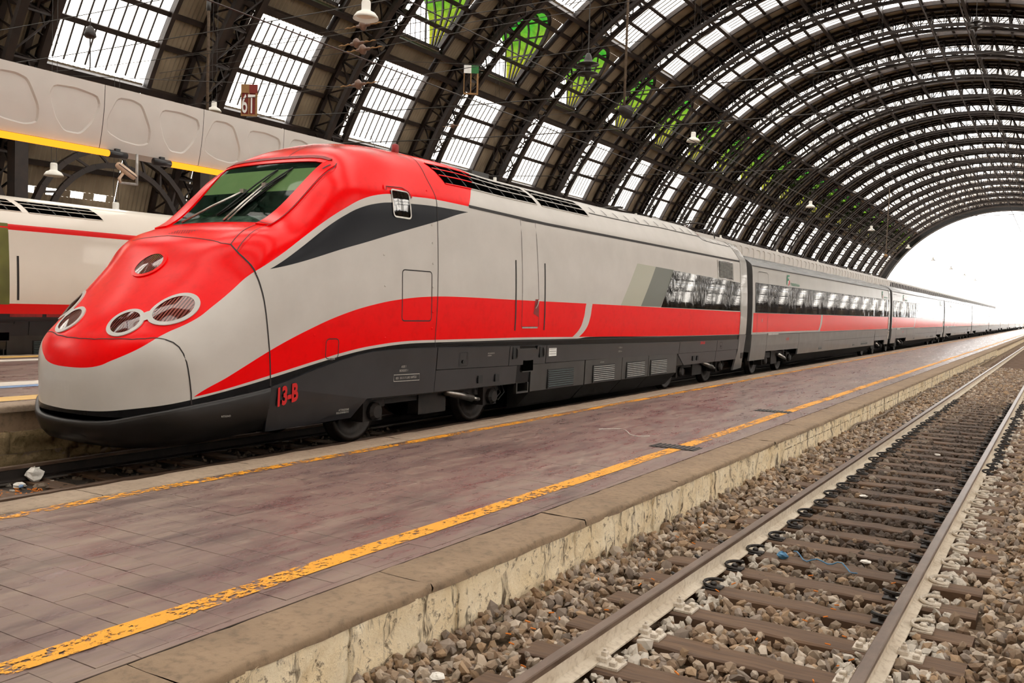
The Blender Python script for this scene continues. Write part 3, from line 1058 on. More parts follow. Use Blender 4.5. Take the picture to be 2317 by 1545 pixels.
# ================================================================== TRACKS
XA, XB = -1.61, -9.3
def rail_mesh(y0, y1):
    pr = [(-.036, -.006), (-.030, 0), (.030, 0), (.036, -.006), (.035, -.036), (.010, -.046), (.009, -.140), (.030, -.150), (.072, -.160), (.072, -.172),
          (-.072, -.172), (-.072, -.160), (-.030, -.150), (-.009, -.140), (-.010, -.046), (-.035, -.036)]
    n = len(pr)
    ys = np.concatenate([np.linspace(y0, 40, 24), [y1]])
    P = np.array([[(a, yy, b) for a, b in pr] for yy in ys])
    m_ = MB()
    m_.grid(P, wrap=True)
    m_.mi = [0 if (q % n) in (0, 1, 2, 3, 15, 14) else 1 for q in range(len(m_.f))]
    m_.f.append(list(range(n))); m_.mi.append(1)
    return m_
trA = thing('railway_track', 'rusty open railway track on wooden sleepers in the gravel beside the platform', 'track', (XA, 0, 0))
rm_ = rail_mesh(1.0, 320).mesh('rail')
for k in ('railhead', 'railweb'):
    rm_.materials.append(MT[k])
for sx in (-.7535, .7535):
    place('rail', rm_, trA, (sx, 0, 0))
def sleeper_mesh(seed):
    r2 = np.random.default_rng(seed)
    m_ = MB()
    nx = 14
    xs = np.linspace(-1.2, 1.2, nx)
    P = []
    for i, x in enumerate(xs):
        w = .122 + r2.normal(0, .004)
        zt = r2.normal(0, .003)
        P.append([(x, -w, -.16), (x, -w, -.012), (x, -w + .014, zt), (x, w - .014, zt + r2.normal(0, .002)), (x, w, -.012), (x, w, -.16)])
    P = np.array(P)
    m_.grid(P)
    m_.f.append([0, 1, 2, 3, 4, 5]); m_.mi.append(0)
    b = (nx - 1) * 6
    m_.f.append([b + 5, b + 4, b + 3, b + 2, b + 1, b]); m_.mi.append(0)
    return m_
slm = []
for k in range(5):
    me = sleeper_mesh(k).mesh('sleeper')
    me.materials.append(MT['wood'])
    slm.append(me)
def clip_mesh(kind):
    m_ = MB()
    if kind == 'bolt':      # chair plate, clamp and two square-headed bolts
        m_.cbox(.072, .21, -.075, .075, -.178, -.160, .004)
        m_.cbox(.055, .12, -.035, .035, -.160, -.128, .008)
        for yy in (-.045, .045):
            m_.cbox(.15, .19, yy - .02, yy + .02, -.160, -.130, .006)
        m_.cbox(.075, .110, -.018, .018, -.128, -.098, .006)
        m_.lathe([(.010, -.098), (.010, -.085)], 8, (.092, 0, 0))
    else:                   # sprung loop clip
        m_.cbox(.072, .20, -.07, .07, -.178, -.162, .004)
        pts = [(.06 + .075 * (1 - math.cos(q)), .055 * math.sin(q) * 1.0, -.135 + .025 * math.sin(q * .5)) for q in np.linspace(-2.6, 2.6, 12)]
        m_.tube(pts, .013, 6)
        m_.lathe([(.026, -.162), (.026, -.135), (.016, -.125)], 8, (.135, 0, 0))
    return m_
cm = {}
for kk, mt in (('bolt', 'lime'), ('loop', 'lime'), ('loopd', 'clipdark')):
    me = clip_mesh(kk[:4]).mesh('rail_clip')
    me.materials.append(MT[mt])
    cm[kk] = me
SL = []
for i in range(130):
    y = 3.05 + i * .615 + rng.normal(0, .012)
    SL.append(y)
    s = place('sleeper', slm[i % 5], trA, (rng.normal(0, .02), y, -.178), (0, 0, rng.normal(0, .006)))
    if y < 26:
        for sx in (-.7535, .7535):
            for side in (-1, 1):
                out = (sx > 0) == (side > 0)
                kind = 'bolt' if y < 6.3 else ('loop' if (out and sx > 0 and y < 14) else 'loopd')
                c = place('rail_clip', cm[kind], s, (sx, 0, .178), (0, 0, 0 if side > 0 else math.pi))
trB = thing('railway_track', 'grimy railway track under the red locomotive between the two platforms', 'track', (XB, 0, 0))
rm2 = rail_mesh(1.0, 320).mesh('rail')
for k in ('railhead', 'bogie'):  # brown web colour stands in for the shade under the train
    rm2.materials.append(MT[k])
for sx in (-.7535, .7535):
    place('rail', rm2, trB, (sx, 0, 0))
trC = thing('railway_track', 'track beyond the far platform under the white locomotive', 'track', (-21.65, 0, 0))
for sx in (-.7535, .7535):
    place('rail', rm2, trC, (sx, 0, 0))
for i in range(16):
    place('sleeper', slm[i % 5], trB, (0, 2.2 + i * .615, -.185))

# ---- ballast: uncountable crushed stone
def stones(n, xf, yf, size, zf, seed, colf, keep=None):
    r2 = np.random.default_rng(seed)
    t = (1 + 5 ** .5) / 2
    ico = np.array([(-1, t, 0), (1, t, 0), (-1, -t, 0), (1, -t, 0), (0, -1, t), (0, 1, t), (0, -1, -t), (0, 1, -t), (t, 0, -1), (t, 0, 1), (-t, 0, -1), (-t, 0, 1)]) / math.sqrt(1 + t * t)
    fc = np.array([(0, 11, 5), (0, 5, 1), (0, 1, 7), (0, 7, 10), (0, 10, 11), (1, 5, 9), (5, 11, 4), (11, 10, 2), (10, 7, 6), (7, 1, 8), (3, 9, 4), (3, 4, 2), (3, 2, 6), (3, 6, 8), (3, 8, 9), (4, 9, 5), (2, 4, 11), (6, 2, 10), (8, 6, 7), (9, 8, 1)])
    x = xf(r2, n); y = yf(r2, n)
    if keep is not None:
        k = keep(x, y)
        x, y = x[k], y[k]
    n = len(x)
    s = size(r2, y)
    V = ico[None] * (1 + r2.uniform(-.38, .30, (n, 12, 1)))
    V = np.sign(V) * np.abs(V) ** .85
    sc = np.stack([r2.uniform(.75, 1.35, n), r2.uniform(.7, 1.2, n), r2.uniform(.5, .85, n)], 1)
    V = V * sc[:, None] * s[:, None, None]
    q = r2.normal(size=(n, 4)); q /= np.linalg.norm(q, axis=1, keepdims=True)
    w, a, b, c = q.T
    Rm = np.stack([1 - 2 * (b * b + c * c), 2 * (a * b - c * w), 2 * (a * c + b * w), 2 * (a * b + c * w), 1 - 2 * (a * a + c * c), 2 * (b * c - a * w), 2 * (a * c - b * w), 2 * (b * c + a * w), 1 - 2 * (a * a + b * b)], 1).reshape(n, 3, 3)
    V = np.einsum('nij,nkj->nki', Rm, V)
    z = zf(r2, x, y)
    V += np.stack([x, y, z], 1)[:, None]
    F = (fc[None] + (np.arange(n) * 12)[:, None, None]).reshape(-1, 3)
    me = bpy.data.meshes.new('ballast')
    me.vertices.add(n * 12)
    me.vertices.foreach_set('co', V.reshape(-1))
    me.loops.add(len(F) * 3)
    me.loops.foreach_set('vertex_index', F.reshape(-1))
    me.polygons.add(len(F))
    me.polygons.foreach_set('loop_start', np.arange(len(F)) * 3)
    me.polygons.foreach_set('loop_total', np.full(len(F), 3))
    me.update(calc_edges=True)
    at = me.color_attributes.new('stone', 'FLOAT_COLOR', 'POINT')
    C_ = colf(r2, x, y)
    at.data.foreach_set('color', np.repeat(np.concatenate([C_, np.ones((n, 1))], 1), 12, axis=0).reshape(-1))
    me.materials.append(MT['ballast'])
    me.shade_flat()
    return me
SLa = np.array(SL)
def not_sleeper(x, y):
    d = np.min(np.abs(y[:, None] - SLa[None]), 1)
    on = (d < .125) & (np.abs(x - XA) < 1.22)
    lucky = np.random.default_rng(3).random(len(x)) < .035
    onrail = np.minimum(np.abs(x - XA - .7535), np.abs(x - XA + .7535)) < .085
    return (~on | lucky) & ~onrail
def gcol(r2, x, y):
    pal = np.array([lin(182, 164, 144)[:3], lin(162, 140, 118)[:3], lin(140, 116, 94)[:3], lin(176, 148, 118)[:3], lin(150, 136, 124)[:3], lin(196, 182, 166)[:3]])
    C_ = pal[r2.integers(0, 6, len(x))] * r2.uniform(.75, 1.12, (len(x), 1))
    oil = np.clip(1 - np.abs(x + 1.45) / .95, 0, 1) * np.clip((y - 6.5) / 3.5, 0, 1) * np.clip((28 - y) / 9, 0, 1)
    oil = np.clip(oil * 1.6 + r2.normal(0, .22, len(x)), 0, .88) * (oil > .02)
    edge = np.exp(-((np.abs(x - XA) - .62) / .13) ** 2) * np.clip((y - 6) / 4, 0, 1) * np.clip((24 - y) / 6, 0, 1)
    oil = np.maximum(oil, np.clip(edge * .9 + r2.normal(0, .15, len(x)), 0, .9) * (edge > .05))
    dark = np.array(lin(46, 36, 32)[:3])
    C_ = C_ * (1 - oil[:, None]) + dark * oil[:, None]
    d1 = np.abs(x - (XA - .7535 + .15)); d2 = np.abs(x - (XA + .7535 + .16)); d3 = np.abs(x - (XA + .7535 - .15))
    wl = (d1 < .11) & (y < 9) | (d2 < .13) & (y < 30) | (d3 < .09) & (y < 6)
    wl &= r2.random(len(x)) < .8
    C_[wl] = np.array(lin(214, 206, 194)[:3]) * r2.uniform(.85, 1.05, (wl.sum(), 1))
    return C_
def gz(r2, x, y):
    z = -.205 + r2.normal(0, .012, len(x))
    z += np.clip((-2.9 - x) / .35, 0, 1) * .075
    z += np.clip((x + .35) / .5, 0, 1) * .03
    z += np.where(np.abs(x - XA) < .6, -.005, 0)
    return z
def ysamp(a, b, p):
    return lambda r2, n: a + (b - a) * r2.random(n) ** p
def szf(r2, y):
    return r2.uniform(.024, .054, len(y)) * np.clip(.9 + (y - 6) * .012, .9, 1.5)
bal = stones(52000, lambda r2, n: r2.uniform(-3.25, 2.4, n), ysamp(1.8, 46, 1.75), szf, gz, 11, gcol, not_sleeper)
bo = place('ballast', bal)
tag(bo, 'crushed stone ballast around the open track', 'gravel')
bo['kind'] = 'stuff'
def dcol(r2, x, y):
    C_ = np.array(lin(92, 78, 64)[:3]) * r2.uniform(.5, 1.3, (len(x), 1))
    wl = (np.abs(x - (XB - .60)) < .14) & (y < 6.2) & (r2.random(len(x)) < .7)
    C_[wl] = np.array(lin(206, 198, 186)[:3])
    return C_
bal2 = stones(1500, lambda r2, n: r2.uniform(-10.7, -7.5, n), ysamp(2.5, 12, 1.0), szf, lambda r2, x, y: -.225 + r2.normal(0, .01, len(x)), 12, dcol)
b2 = place('ballast', bal2)
tag(b2, 'dirty dark ballast in the trough under the locomotive', 'gravel')
b2['kind'] = 'stuff'

# ================================================================== TRAIN SURFACES
def pchip(xs, ys):
    xs = np.array(xs, float); ys = np.array(ys, float); h = np.diff(xs); d = np.diff(ys) / h
    m = np.zeros(len(xs)); m[0] = d[0]; m[-1] = d[-1]
    for i in range(1, len(xs) - 1):
        if d[i - 1] * d[i] > 0:
            w1 = 2 * h[i] + h[i - 1]; w2 = h[i] + 2 * h[i - 1]
            m[i] = (w1 + w2) / (w1 / d[i - 1] + w2 / d[i])
    def f(x):
        x = np.clip(np.asarray(x, float), xs[0], xs[-1])
        i = np.clip(np.searchsorted(xs, x) - 1, 0, len(xs) - 2)
        t = (x - xs[i]) / h[i]; t2 = t * t; t3 = t2 * t
        return (2 * t3 - 3 * t2 + 1) * ys[i] + (t3 - 2 * t2 + t) * h[i] * m[i] + (-2 * t3 + 3 * t2) * ys[i + 1] + (t3 - t2) * h[i] * m[i + 1]
    return f
ZBOT = .66
WD = pchip([.3, .66, .9, 1.3, 1.9, 2.4, 3.0, 3.42, 3.75, 4.02, 4.12, 4.16, 4.18], [1.40, 1.44, 1.46, 1.49, 1.51, 1.5, 1.465, 1.425, 1.25, 1.0, .72, .42, 0])
L0 = .12
GP = pchip([0, .245, .447, .608, .735, .86, 1.034, 1.233, 1.5], [0, .40, .6, .767, .867, .933, .98, 1.0, 1.0])
HC = pchip([-.12, -.09, .02, .20, .57, .91, 1.22, 1.52, 1.81, 2.86, 3.02, 3.4, 4.2, 6.2, 9, 30], [1.0, 1.2, 1.46, 1.67, 2.02, 2.34, 2.65, 2.82, 2.92, 3.84, 3.97, 4.16, 4.4, 4.9, 6, 8])
KR = pchip([0, 3, 4.2, 5.5, 7, 11, 12.6, 14, 16.3, 17.0, 18, 20, 30], [1, 1, 1.15, 1.17, 1.08, 1.06, 1.08, 1.14, 1.14, .93, .9, .9, .9])
PN = 10.0
def Floco(t, ly, z):
    t = np.abs(t); g = GP(np.sqrt(np.maximum(ly + L0, 0)))
    zz = np.where(z > 3.42, 3.42 + (z - 3.42) / KR(ly), z)
    w = np.where(zz < 4.18, WD(zz), 1e-6)
    a = np.minimum(t / np.maximum(w * g, 1e-5), 50)
    c = .14 * t * t * np.clip(1 - (ly - .3) / 1.2, 0, 1)
    c = c + .6 * np.maximum(t - .7, 0) ** 2 * np.clip((ly - .1) / .3, 0, 1) * np.clip((1.75 - ly) / .6, 0, 1)
    H = HC(ly - c) - .03 * t * t
    b = np.clip((z - ZBOT) / (H - ZBOT), 0, 50)
    return (a ** PN + b ** PN) ** (1 / PN)
def FlocoT(t, ly, z):           # for side solves below the body bottom too
    return Floco(t, ly, z)
WC = pchip([.3, .66, .9, 1.3, 1.9, 2.4, 3.0, 3.40, 3.55, 3.70, 3.76, 3.785, 3.79], [1.30, 1.36, 1.40, 1.42, 1.43, 1.425, 1.40, 1.36, 1.22, .9, .6, .3, 0])
def sT(ly, z, W=None):
    """half width of the locomotive side at (ly, z)"""
    ly = np.asarray(ly, float); z = np.asarray(z, float)
    lo = np.zeros(np.broadcast(ly, z).shape); hi = lo + 1.8
    for _ in range(34):
        m = (lo + hi) / 2
        ins = Floco(m, ly, z) < 1
        lo = np.where(ins, m, lo); hi = np.where(ins, hi, m)
    return hi
def sZ(t, ly):
    """height of hood / windscreen / roof at (t, ly)"""
    t = np.asarray(t, float); ly = np.asarray(ly, float)
    lo = np.full(np.broadcast(t, ly).shape, .7); hi = lo + 3.9
    for _ in range(34):
        m = (lo + hi) / 2
        ins = Floco(t, ly, m) < 1
        lo = np.where(ins, m, lo); hi = np.where(ins, hi, m)
    return hi
def nrm(p):
    p = np.asarray(p, float); e = 2e-3
    g = np.stack([Floco(p[..., 0] + e, p[..., 1], p[..., 2]) - Floco(p[..., 0] - e, p[..., 1], p[..., 2]),
                  Floco(p[..., 0], p[..., 1] + e, p[..., 2]) - Floco(p[..., 0], p[..., 1] - e, p[..., 2]),
                  Floco(p[..., 0], p[..., 1], p[..., 2] + e) - Floco(p[..., 0], p[..., 1], p[..., 2] - e)], -1)
    return g / np.maximum(np.linalg.norm(g, axis=-1, keepdims=True), 1e-9)
def side_pts(pl, n=1):
    """polyline of (ly,z) on the near flank -> surface points"""
    pl = np.array(pl, float)
    if n > 1:
        out = []
        for a, b in zip(pl[:-1], pl[1:]):
            for k in range(n):
                out.append(a + (b - a) * k / n)
        out.append(pl[-1])
        pl = np.array(out)
    return np.stack([sT(pl[:, 0], pl[:, 1]), pl[:, 0], pl[:, 1]], 1)
def top_pts(pl, n=1):
    pl = np.array(pl, float)
    if n > 1:
        out = []
        for a, b in zip(pl[:-1], pl[1:]):
            for k in range(n):
                out.append(a + (b - a) * k / n)
        out.append(pl[-1])
        pl = np.array(out)
    return np.stack([pl[:, 0], pl[:, 1], sZ(pl[:, 0], pl[:, 1])], 1)
def ribbon(mb, P, w=.012, off=.003, mi=0, N=None):
    P = np.array(P, float)
    N = nrm(P) if N is None else N
    T = np.gradient(P, axis=0)
    T /= np.maximum(np.linalg.norm(T, axis=1, keepdims=True), 1e-9)
    B = np.cross(N, T)
    B /= np.maximum(np.linalg.norm(B, axis=1, keepdims=True), 1e-9)
    G = np.stack([P + N * off - B * w / 2, P + N * (off + .001), P + N * off + B * w / 2], 1)
    mb.grid(G[:, ::-1], mi)
def rrect(y0, y1, z0, z1, r=.04, slant=0):
    pts = []
    for cx_, cz, a0 in ((y1 - r, z1 - r, 0), (y0 + r, z1 - r, 90), (y0 + r, z0 + r, 180), (y1 - r, z0 + r, 270)):
        for k in range(4):
            a = R_(a0 + 30 * k)
            yy, zz = cx_ + r * math.cos(a), cz + r * math.sin(a)
            pts.append((yy + slant * (zz - z0), zz))
    pts.append(pts[0])
    return pts
def patch(mb, c, nu=6, nv=6, off=.004, mi=0, side=True):
    """c: four corners (ly,z) on the flank or (t,ly) on top, bilinear, hugging the surface"""
    c = np.array(c, float)
    u = np.linspace(0, 1, nu + 1)[:, None, None]; v = np.linspace(0, 1, nv + 1)[None, :, None]
    Q = (c[0] * (1 - u) + c[1] * u) * (1 - v) + (c[3] * (1 - u) + c[2] * u) * v
    if side:
        P = np.stack([sT(Q[..., 0], Q[..., 1]), Q[..., 0], Q[..., 1]], -1)
    else:
        P = np.stack([Q[..., 0], Q[..., 1], sZ(Q[..., 0], Q[..., 1])], -1)
    P = P + nrm(P) * off
    mb.grid(P, mi)
    return P
def slab(mb, c, nu, nv, o0, o1, side=True, mi=0):
    """closed thin panel between two offsets from the surface"""
    c = np.array(c, float)
    u = np.linspace(0, 1, nu + 1)[:, None, None]; v = np.linspace(0, 1, nv + 1)[None, :, None]
    Q = (c[0] * (1 - u) + c[1] * u) * (1 - v) + (c[3] * (1 - u) + c[2] * u) * v
    if side:
        P = np.stack([sT(Q[..., 0], Q[..., 1]), Q[..., 0], Q[..., 1]], -1)
    else:
        P = np.stack([Q[..., 0], Q[..., 1], sZ(Q[..., 0], Q[..., 1])], -1)
    N = nrm(P)
    A, B = P + N * o0, P + N * o1
    mb.grid(B, mi)
    for e in (np.stack([A[0], B[0]]), np.stack([B[-1], A[-1]]), np.stack([B[:, 0], A[:, 0]]), np.stack([A[:, -1], B[:, -1]])):
        mb.grid(e, mi)
def flat_text(mb, body, size, ly, z, off=.008, bold=0.0, sx=1.0, tfun=None, mi=0, italic=0.0, rise=0.0):
    v, f = text_mesh(body, size, 'lettering', bold)
    y = ly + v[:, 0] * sx + italic * v[:, 1]
    zz = z + v[:, 1] + rise * v[:, 0]
    t = tfun(y, zz) if tfun else sT(y, zz)
    mb.add(np.stack([t + off, y, zz], 1), f, mi)
def mirror(mb):
    m2 = MB()
    m2.add(np.concatenate(mb.v) * np.array((-1, 1, 1)), [q[::-1] for q in mb.f])
    m2.mi = list(mb.mi)
    return m2

def bogie(parent, y, name='bogie', wb=3.0, r=.46):
    b = MB()
    for sx in (-1, 1):
        b.box(sx * 1.0 - .07, sx * 1.0 + .07, y - wb / 2 - .5, y + wb / 2 + .5, .52, .70)
        for yy in (y - wb / 2, y + wb / 2):
            b.cbox(sx * 1.06 - .12, sx * 1.06 + .12, yy - .2, yy + .2, .32, .66, .04)
            b.lathe([(.13, -.06), (.13, .10), (.09, .14)], 12, (sx * 1.14, yy, .46), 'x')
            for dy in (-.3, .3):
                b.lathe([(.085, .50), (.085, .82)], 10, (sx * 1.04, yy + dy, 0))
        b.box(sx * 1.0 - .1, sx * 1.0 + .1, y - .35, y + .35, .3, .75)
    b.box(-1.0, 1.0, y - .3, y + .3, .45, .75)
    o = b.build(name, 'bogie', parent)
    for yy in (y - wb / 2, y + wb / 2):
        w = MB()
        for sx in (-1, 1):
            w.lathe([(r + .03, -.02), (r + .03, .02), (r, .03), (r, .13), (r - .07, .14), (r - .10, .09), (.16, .09), (.14, .16), (0, .16)], 28, (0, 0, 0), 'x')
            k = len(w.v) - 1
            w.v[k] = w.v[k] * np.array((sx, 1, 1)) + np.array((sx * .70, yy, r))
        w.tube([(-.75, yy, r), (.75, yy, r)], .09, 10)
        recalc(w.build('wheelset', 'wheel', o, True))
    d = MB()
    d.tube([(1.17, y + .25, .62), (1.19, y + .95, .47)], .065, 12)
    d.tube([(1.19, y + .95, .47), (1.19, y + 1.15, .43)], .035, 10)
    d.build('damper', 'chrome', o, True)
    h = MB()
    for k in range(3):
        yb = y + wb / 2 + .15 + k * .12
        h.tube([(1.12, yb, .74), (1.2, yb + .03, .5), (1.18, yb - .12, .38), (1.1, yb - .25, .42)], .013, 6)
    h.build('brake_hose', 'rubber', o, True)
    return o

def make_loco(name, label, loc, liv, detailed):
    L = thing(name, label, 'locomotive', loc)
    YEND = 19.8
    st = np.concatenate([np.linspace(0.004, .80, 34) ** 2 - L0, np.arange(.57, 3.7, .055), np.arange(3.75, 17.4, .22), np.linspace(17.45, YEND, 12)])
    ph = np.concatenate([np.linspace(0, .12, 4)[:-1], np.linspace(.12, math.pi - .12, 150), np.linspace(math.pi - .12, math.pi, 4)[1:]])
    S, PH = np.meshgrid(st, ph, indexing='ij')
    lo = np.zeros_like(S); hi = lo + 5.0
    for _ in range(34):
        m = (lo + hi) / 2
        ins = Floco(m * np.cos(PH), S, ZBOT + m * np.sin(PH)) < 1
        lo = np.where(ins, m, lo); hi = np.where(ins, hi, m)
    P = np.stack([hi * np.cos(PH), S, ZBOT + hi * np.sin(PH)], -1)
    P[0, :, 0] = 0
    b = MB()
    b.grid(P[:, ::-1])
    ew = MB().add(P[-1] + np.array((0, .001, 0)), [tuple(range(len(ph)))])
    ew.build('end_wall', 'black', L)
    body = b.build('body', liv, L, True)
    # dark underside so nothing shows through
    u = MB()
    u.box(-1.15, 1.15, 1.6, 3.0, .38, .75).box(-1.2, 1.2, 7.6, 14.4, .22, .75).box(-1.3, 1.3, .9, 19.7, .70, .80).box(-1.0, 1.0, .7, 1.7, .35, .7)
    u.build('underframe', 'shade_black', L)
    # ---- nose apron: follows the plan curve of the front
    LIP = pchip([-.12, -.06, .05, .2, .5, .82, 1.48, 2.40, 3.31, 4.39, 6.7, 13.5, 19.8], [.595, .62, .67, .73, .81, .862, .955, 1.175, 1.318, 1.338, 1.312, 1.24, 1.213])
    q = np.concatenate([np.linspace(0, .80, 28) ** 2 - L0, np.linspace(.57, 1.455, 12)])
    def plan(ly): return 1.475 * GP(np.sqrt(np.maximum(ly + L0, 0)))
    path = [(-plan(a), a) for a in q[::-1]] + [(plan(a), a) for a in q[1:]]
    path = np.array(path)
    tg = np.gradient(path, axis=0); tg /= np.linalg.norm(tg, axis=1, keepdims=True)
    nn = np.stack([tg[:, 1], -tg[:, 0]], 1)
    G = []
    for (t_, a), n_ in zip(path, nn):
        zl = float(LIP(a)); zb = .30 + .12 * min(max(a, 0) / 1.4, 1)
        col = []
        for off, zz in ((-.10, zl - .005), (.0, zl), (.025, zl - .012), (.03, zl - .05), (.015, (zl * 2 + zb) / 3), (-.03, (zl + zb * 2) / 3), (-.10, zb + .03), (-.20, zb), (-.45, zb)):
            col.append((t_ + n_[0] * off, a + n_[1] * off, zz))
        G.append(col)
    ap_ = MB().grid(np.array(G))
    ap_.build('nose_apron', 'apron', L, True)
    # ---- side skirts as separate panels with bogie cut-outs
    def skirt(poly, nm='skirt_panel', mat='darkgrey', off=.02, th=.05, both=True):
        poly = np.array(poly, float)
        def mk():
            m_ = MB()
            pts = []
            for a, c in zip(poly, np.roll(poly, -1, 0)):
                k = max(1, int(np.hypot(*(c - a)) / .6))
                pts += [a + (c - a) * i / k for i in range(k)]
            pts = np.array(pts)
            t = np.where(pts[:, 1] > .66, WD(pts[:, 1]), WD(pts[:, 1]) - (.66 - pts[:, 1]) * .12) + off
            n = len(pts)
            O = np.stack([t, pts[:, 0], pts[:, 1]], 1); I = O - np.array((th, 0, 0))
            m_.add(np.concatenate([O, I]), [tuple(range(n)), tuple(range(2 * n - 1, n - 1, -1))] + [(i, n + i, n + (i + 1) % n, (i + 1) % n) for i in range(n)])
            return m_
        recalc(mk().build(nm, mat, L))
        if both:
            recalc(mirror(mk()).build(nm, mat, L))
    lipz = lambda a: float(LIP(a))
    up = lambda a, b_, n: [(x, lipz(x)) for x in np.linspace(a, b_, n)]
    skirt([(1.465, .42), (2.94, .45), (3.2, .69), (4.69, .675), (4.69, 1.0), (4.69, 1.335)] + up(4.69, 1.465, 14)[1:])
    skirt([(4.71, 1.01), (6.72, .985)] + [(6.72, lipz(6.72)), (4.71, lipz(4.71))])
    skirt([(4.71, .675), (7.02, .67), (7.02, .97), (4.71, .995)], off=.012)
    skirt([(6.74, .985), (7.97, .975), (7.97, lipz(7.97)), (7.66, lipz(7.66)), (7.64, 1.24), (7.06, 1.25), (7.04, lipz(7.0)), (6.74, lipz(6.74))])
    skirt([(7.99, .985), (14.53, .955), (14.53, lipz(14.53)), (7.99, lipz(7.99))])
    skirt([(14.55, .955), (17.3, .945), (17.3, lipz(17.3)), (14.55, lipz(14.55))])
    skirt([(17.32, .945), (19.15, .94), (19.15, lipz(19.15)), (17.32, lipz(17.32))])
    skirt([(14.55, .92), (15.0, .65), (17.3, .655), (17.3, .935), (14.55, .945)], off=.010)
    skirt([(17.32, .655), (19.1, .66), (19.1, .93), (17.32, .935)], off=.010)
    skirt([(19.17, .93), (19.05, .34), (19.8, .38), (19.8, 1.35), (19.17, 1.35)], off=.025, mat='coachgrey')
    # lip highlight strip along the top of the skirt
    for sgn in (1, -1):
        m_ = MB()
        xs = np.linspace(1.46, 19.15, 60)
        Pz = LIP(xs)
        t = WD(Pz)
        m_.grid(np.stack([np.stack([sgn * (t - .02), xs, Pz + .012], 1), np.stack([sgn * (t + .022), xs, Pz + .0], 1)], 1))
        m_.build('skirt_ledge', 'darkgrey', L, True)
    bogie(L, 5.15)
    bogie(L, 16.9)
    # ---- equipment boxes between the bogies
    boxes = [(7.50, 9.56, (8.12, 9.08), 'slatdark'), (9.60, 11.30, (9.95, 10.9), 'slat'), (11.32, 12.72, (11.55, 12.48), 'slat'), (12.74, 14.45, (12.86, 13.78), 'slat')]
    for (a, c, g, smat) in boxes:
        m_ = MB()
        pr = [(1.475, .97), (1.46, .50), (1.18, .20), (1.0, .16), (1.0, .97)]
        m_.prism(pr, 'y', a, c)
        eq = recalc(m_.build('equipment_box', 'boxgrey', L))
        MB().box(1.466, 1.482, g[0] - .02, g[1] + .02, .51, .86).build('grille_frame', 'black', eq)
        for k in range(8):
            zc = .545 + k * .039
            s_ = MB()
            s_.add([(1.470, g[0], zc - .012), (1.470, g[1], zc - .012), (1.495, g[1], zc + .006), (1.495, g[0], zc + .006), (1.490, g[0], zc + .016), (1.490, g[1], zc + .016), (1.470, g[1], zc - .002), (1.470, g[0], zc - .002)],
                   [(0, 1, 2, 3), (3, 2, 5, 4), (4, 5, 6, 7), (0, 3, 4, 7), (1, 6, 5, 2)])
            recalc(s_.build('grille_slat', smat, eq))
    # far-side flat boxes
    m_ = MB().prism([(-1.475, .97), (-1.46, .50), (-1.18, .20), (-1.0, .16), (-1.0, .97)], 'y', 7.5, 14.45)
    recalc(m_.build('equipment_box', 'boxgrey', L))
    # ---- cab entry: steps and recesses
    MB().box(1.28, 1.50, 7.06, 7.62, 1.23, 1.26).build('boarding_step', 'boxgrey', L)
    MB().box(1.30, 1.48, 7.2, 7.55, .85, .88).build('boarding_step', 'boxgrey', L)
    U_ = [(7.05, .67), (7.05, .49), (7.45, .49), (7.45, .67), (7.42, .67), (7.42, .52), (7.08, .52), (7.08, .67)]
    recalc(MB().prism(U_, 'x', 1.40, 1.46).build('boarding_step', 'boxgrey', L))
    m_ = MB().box(1.46, 1.492, 7.2, 7.54, .87, 1.08)
    m_.build('step_recess', 'shade_black', L)  # black box painted for the shade inside the step
    # ---- roof louvres above the machine room (near and far)
    lv = [((1.225, 4.98), (1.24, 9.95), (1.01, 9.7), (1.0, 4.80))]
    for sgn in (1, -1):
        lo_ = MB()
        for seg in ((5.05, 7.95), (8.02, 10.0)):
            cc = [(1.235, seg[0] + .1), (1.225, seg[1]), (.98, seg[1] - .25), (.995, seg[0] - .12)]
            patch(lo_, cc, 4, 16, .004, side=False)
        lou = (lo_ if sgn > 0 else mirror(lo_)).build('roof_louvre', 'shade_black', L, True)  # flat black patch standing in for the shade behind the slats
        for k in range(4):
            for seg in ((5.05, 7.95), (8.02, 10.0)):
                tt = 1.235 - k * .08
                s_ = MB()
                y0_, y1_ = seg[0] + .1 - k * .073, seg[1] - k * .083
                zt = 0
                P_ = top_pts([(tt, y0_), (tt - .003, y1_)], 14)
                N_ = nrm(P_)
                w_ = .008
                T_ = np.cross(N_, np.array((0, 1., 0)))
                s_.grid(np.stack([P_ - T_ * w_, P_ - T_ * w_ + N_ * .012, P_ + T_ * w_ + N_ * .012, P_ + T_ * w_], 1))
                red = seg[0] < 6 and False
                (s_ if sgn > 0 else mirror(s_)).build('louvre_slat', liv, lou, True)
        for k in range(12):
            yy = 5.35 + k * .38
            if 7.8 < yy < 8.15:
                continue
            s_ = MB()
            ribbon(s_, top_pts([(1.225, yy), (1.0, yy - .22)], 4), .03, .010)
            (s_ if sgn > 0 else mirror(s_)).build('louvre_divider', 'black', lou)
    if not detailed:
        # open service door and grab recess on the white locomotive
        m_ = MB()
        patch(m_, [(6.9, 1.68), (7.53, 1.68), (7.53, 3.50), (6.9, 3.50)], 2, 8, .006)
        m_.build('service_door', 'olive', L, True)
        m_ = MB()
        patch(m_, [(7.70, 1.78), (7.75, 1.78), (7.75, 2.78), (7.70, 2.78)], 1, 8, .006)
        m_.build('grab_recess', 'seam', L, True)
        m_ = MB().box(1.46, 1.50, 7.55, 8.3, 1.40, 1.47).box(1.46, 1.50, 8.4, 9.1, 1.40, 1.47)
        m_.build('step_guard', 'reddark', L)
        return L
    # ================= details of the red locomotive
    sm = MB()
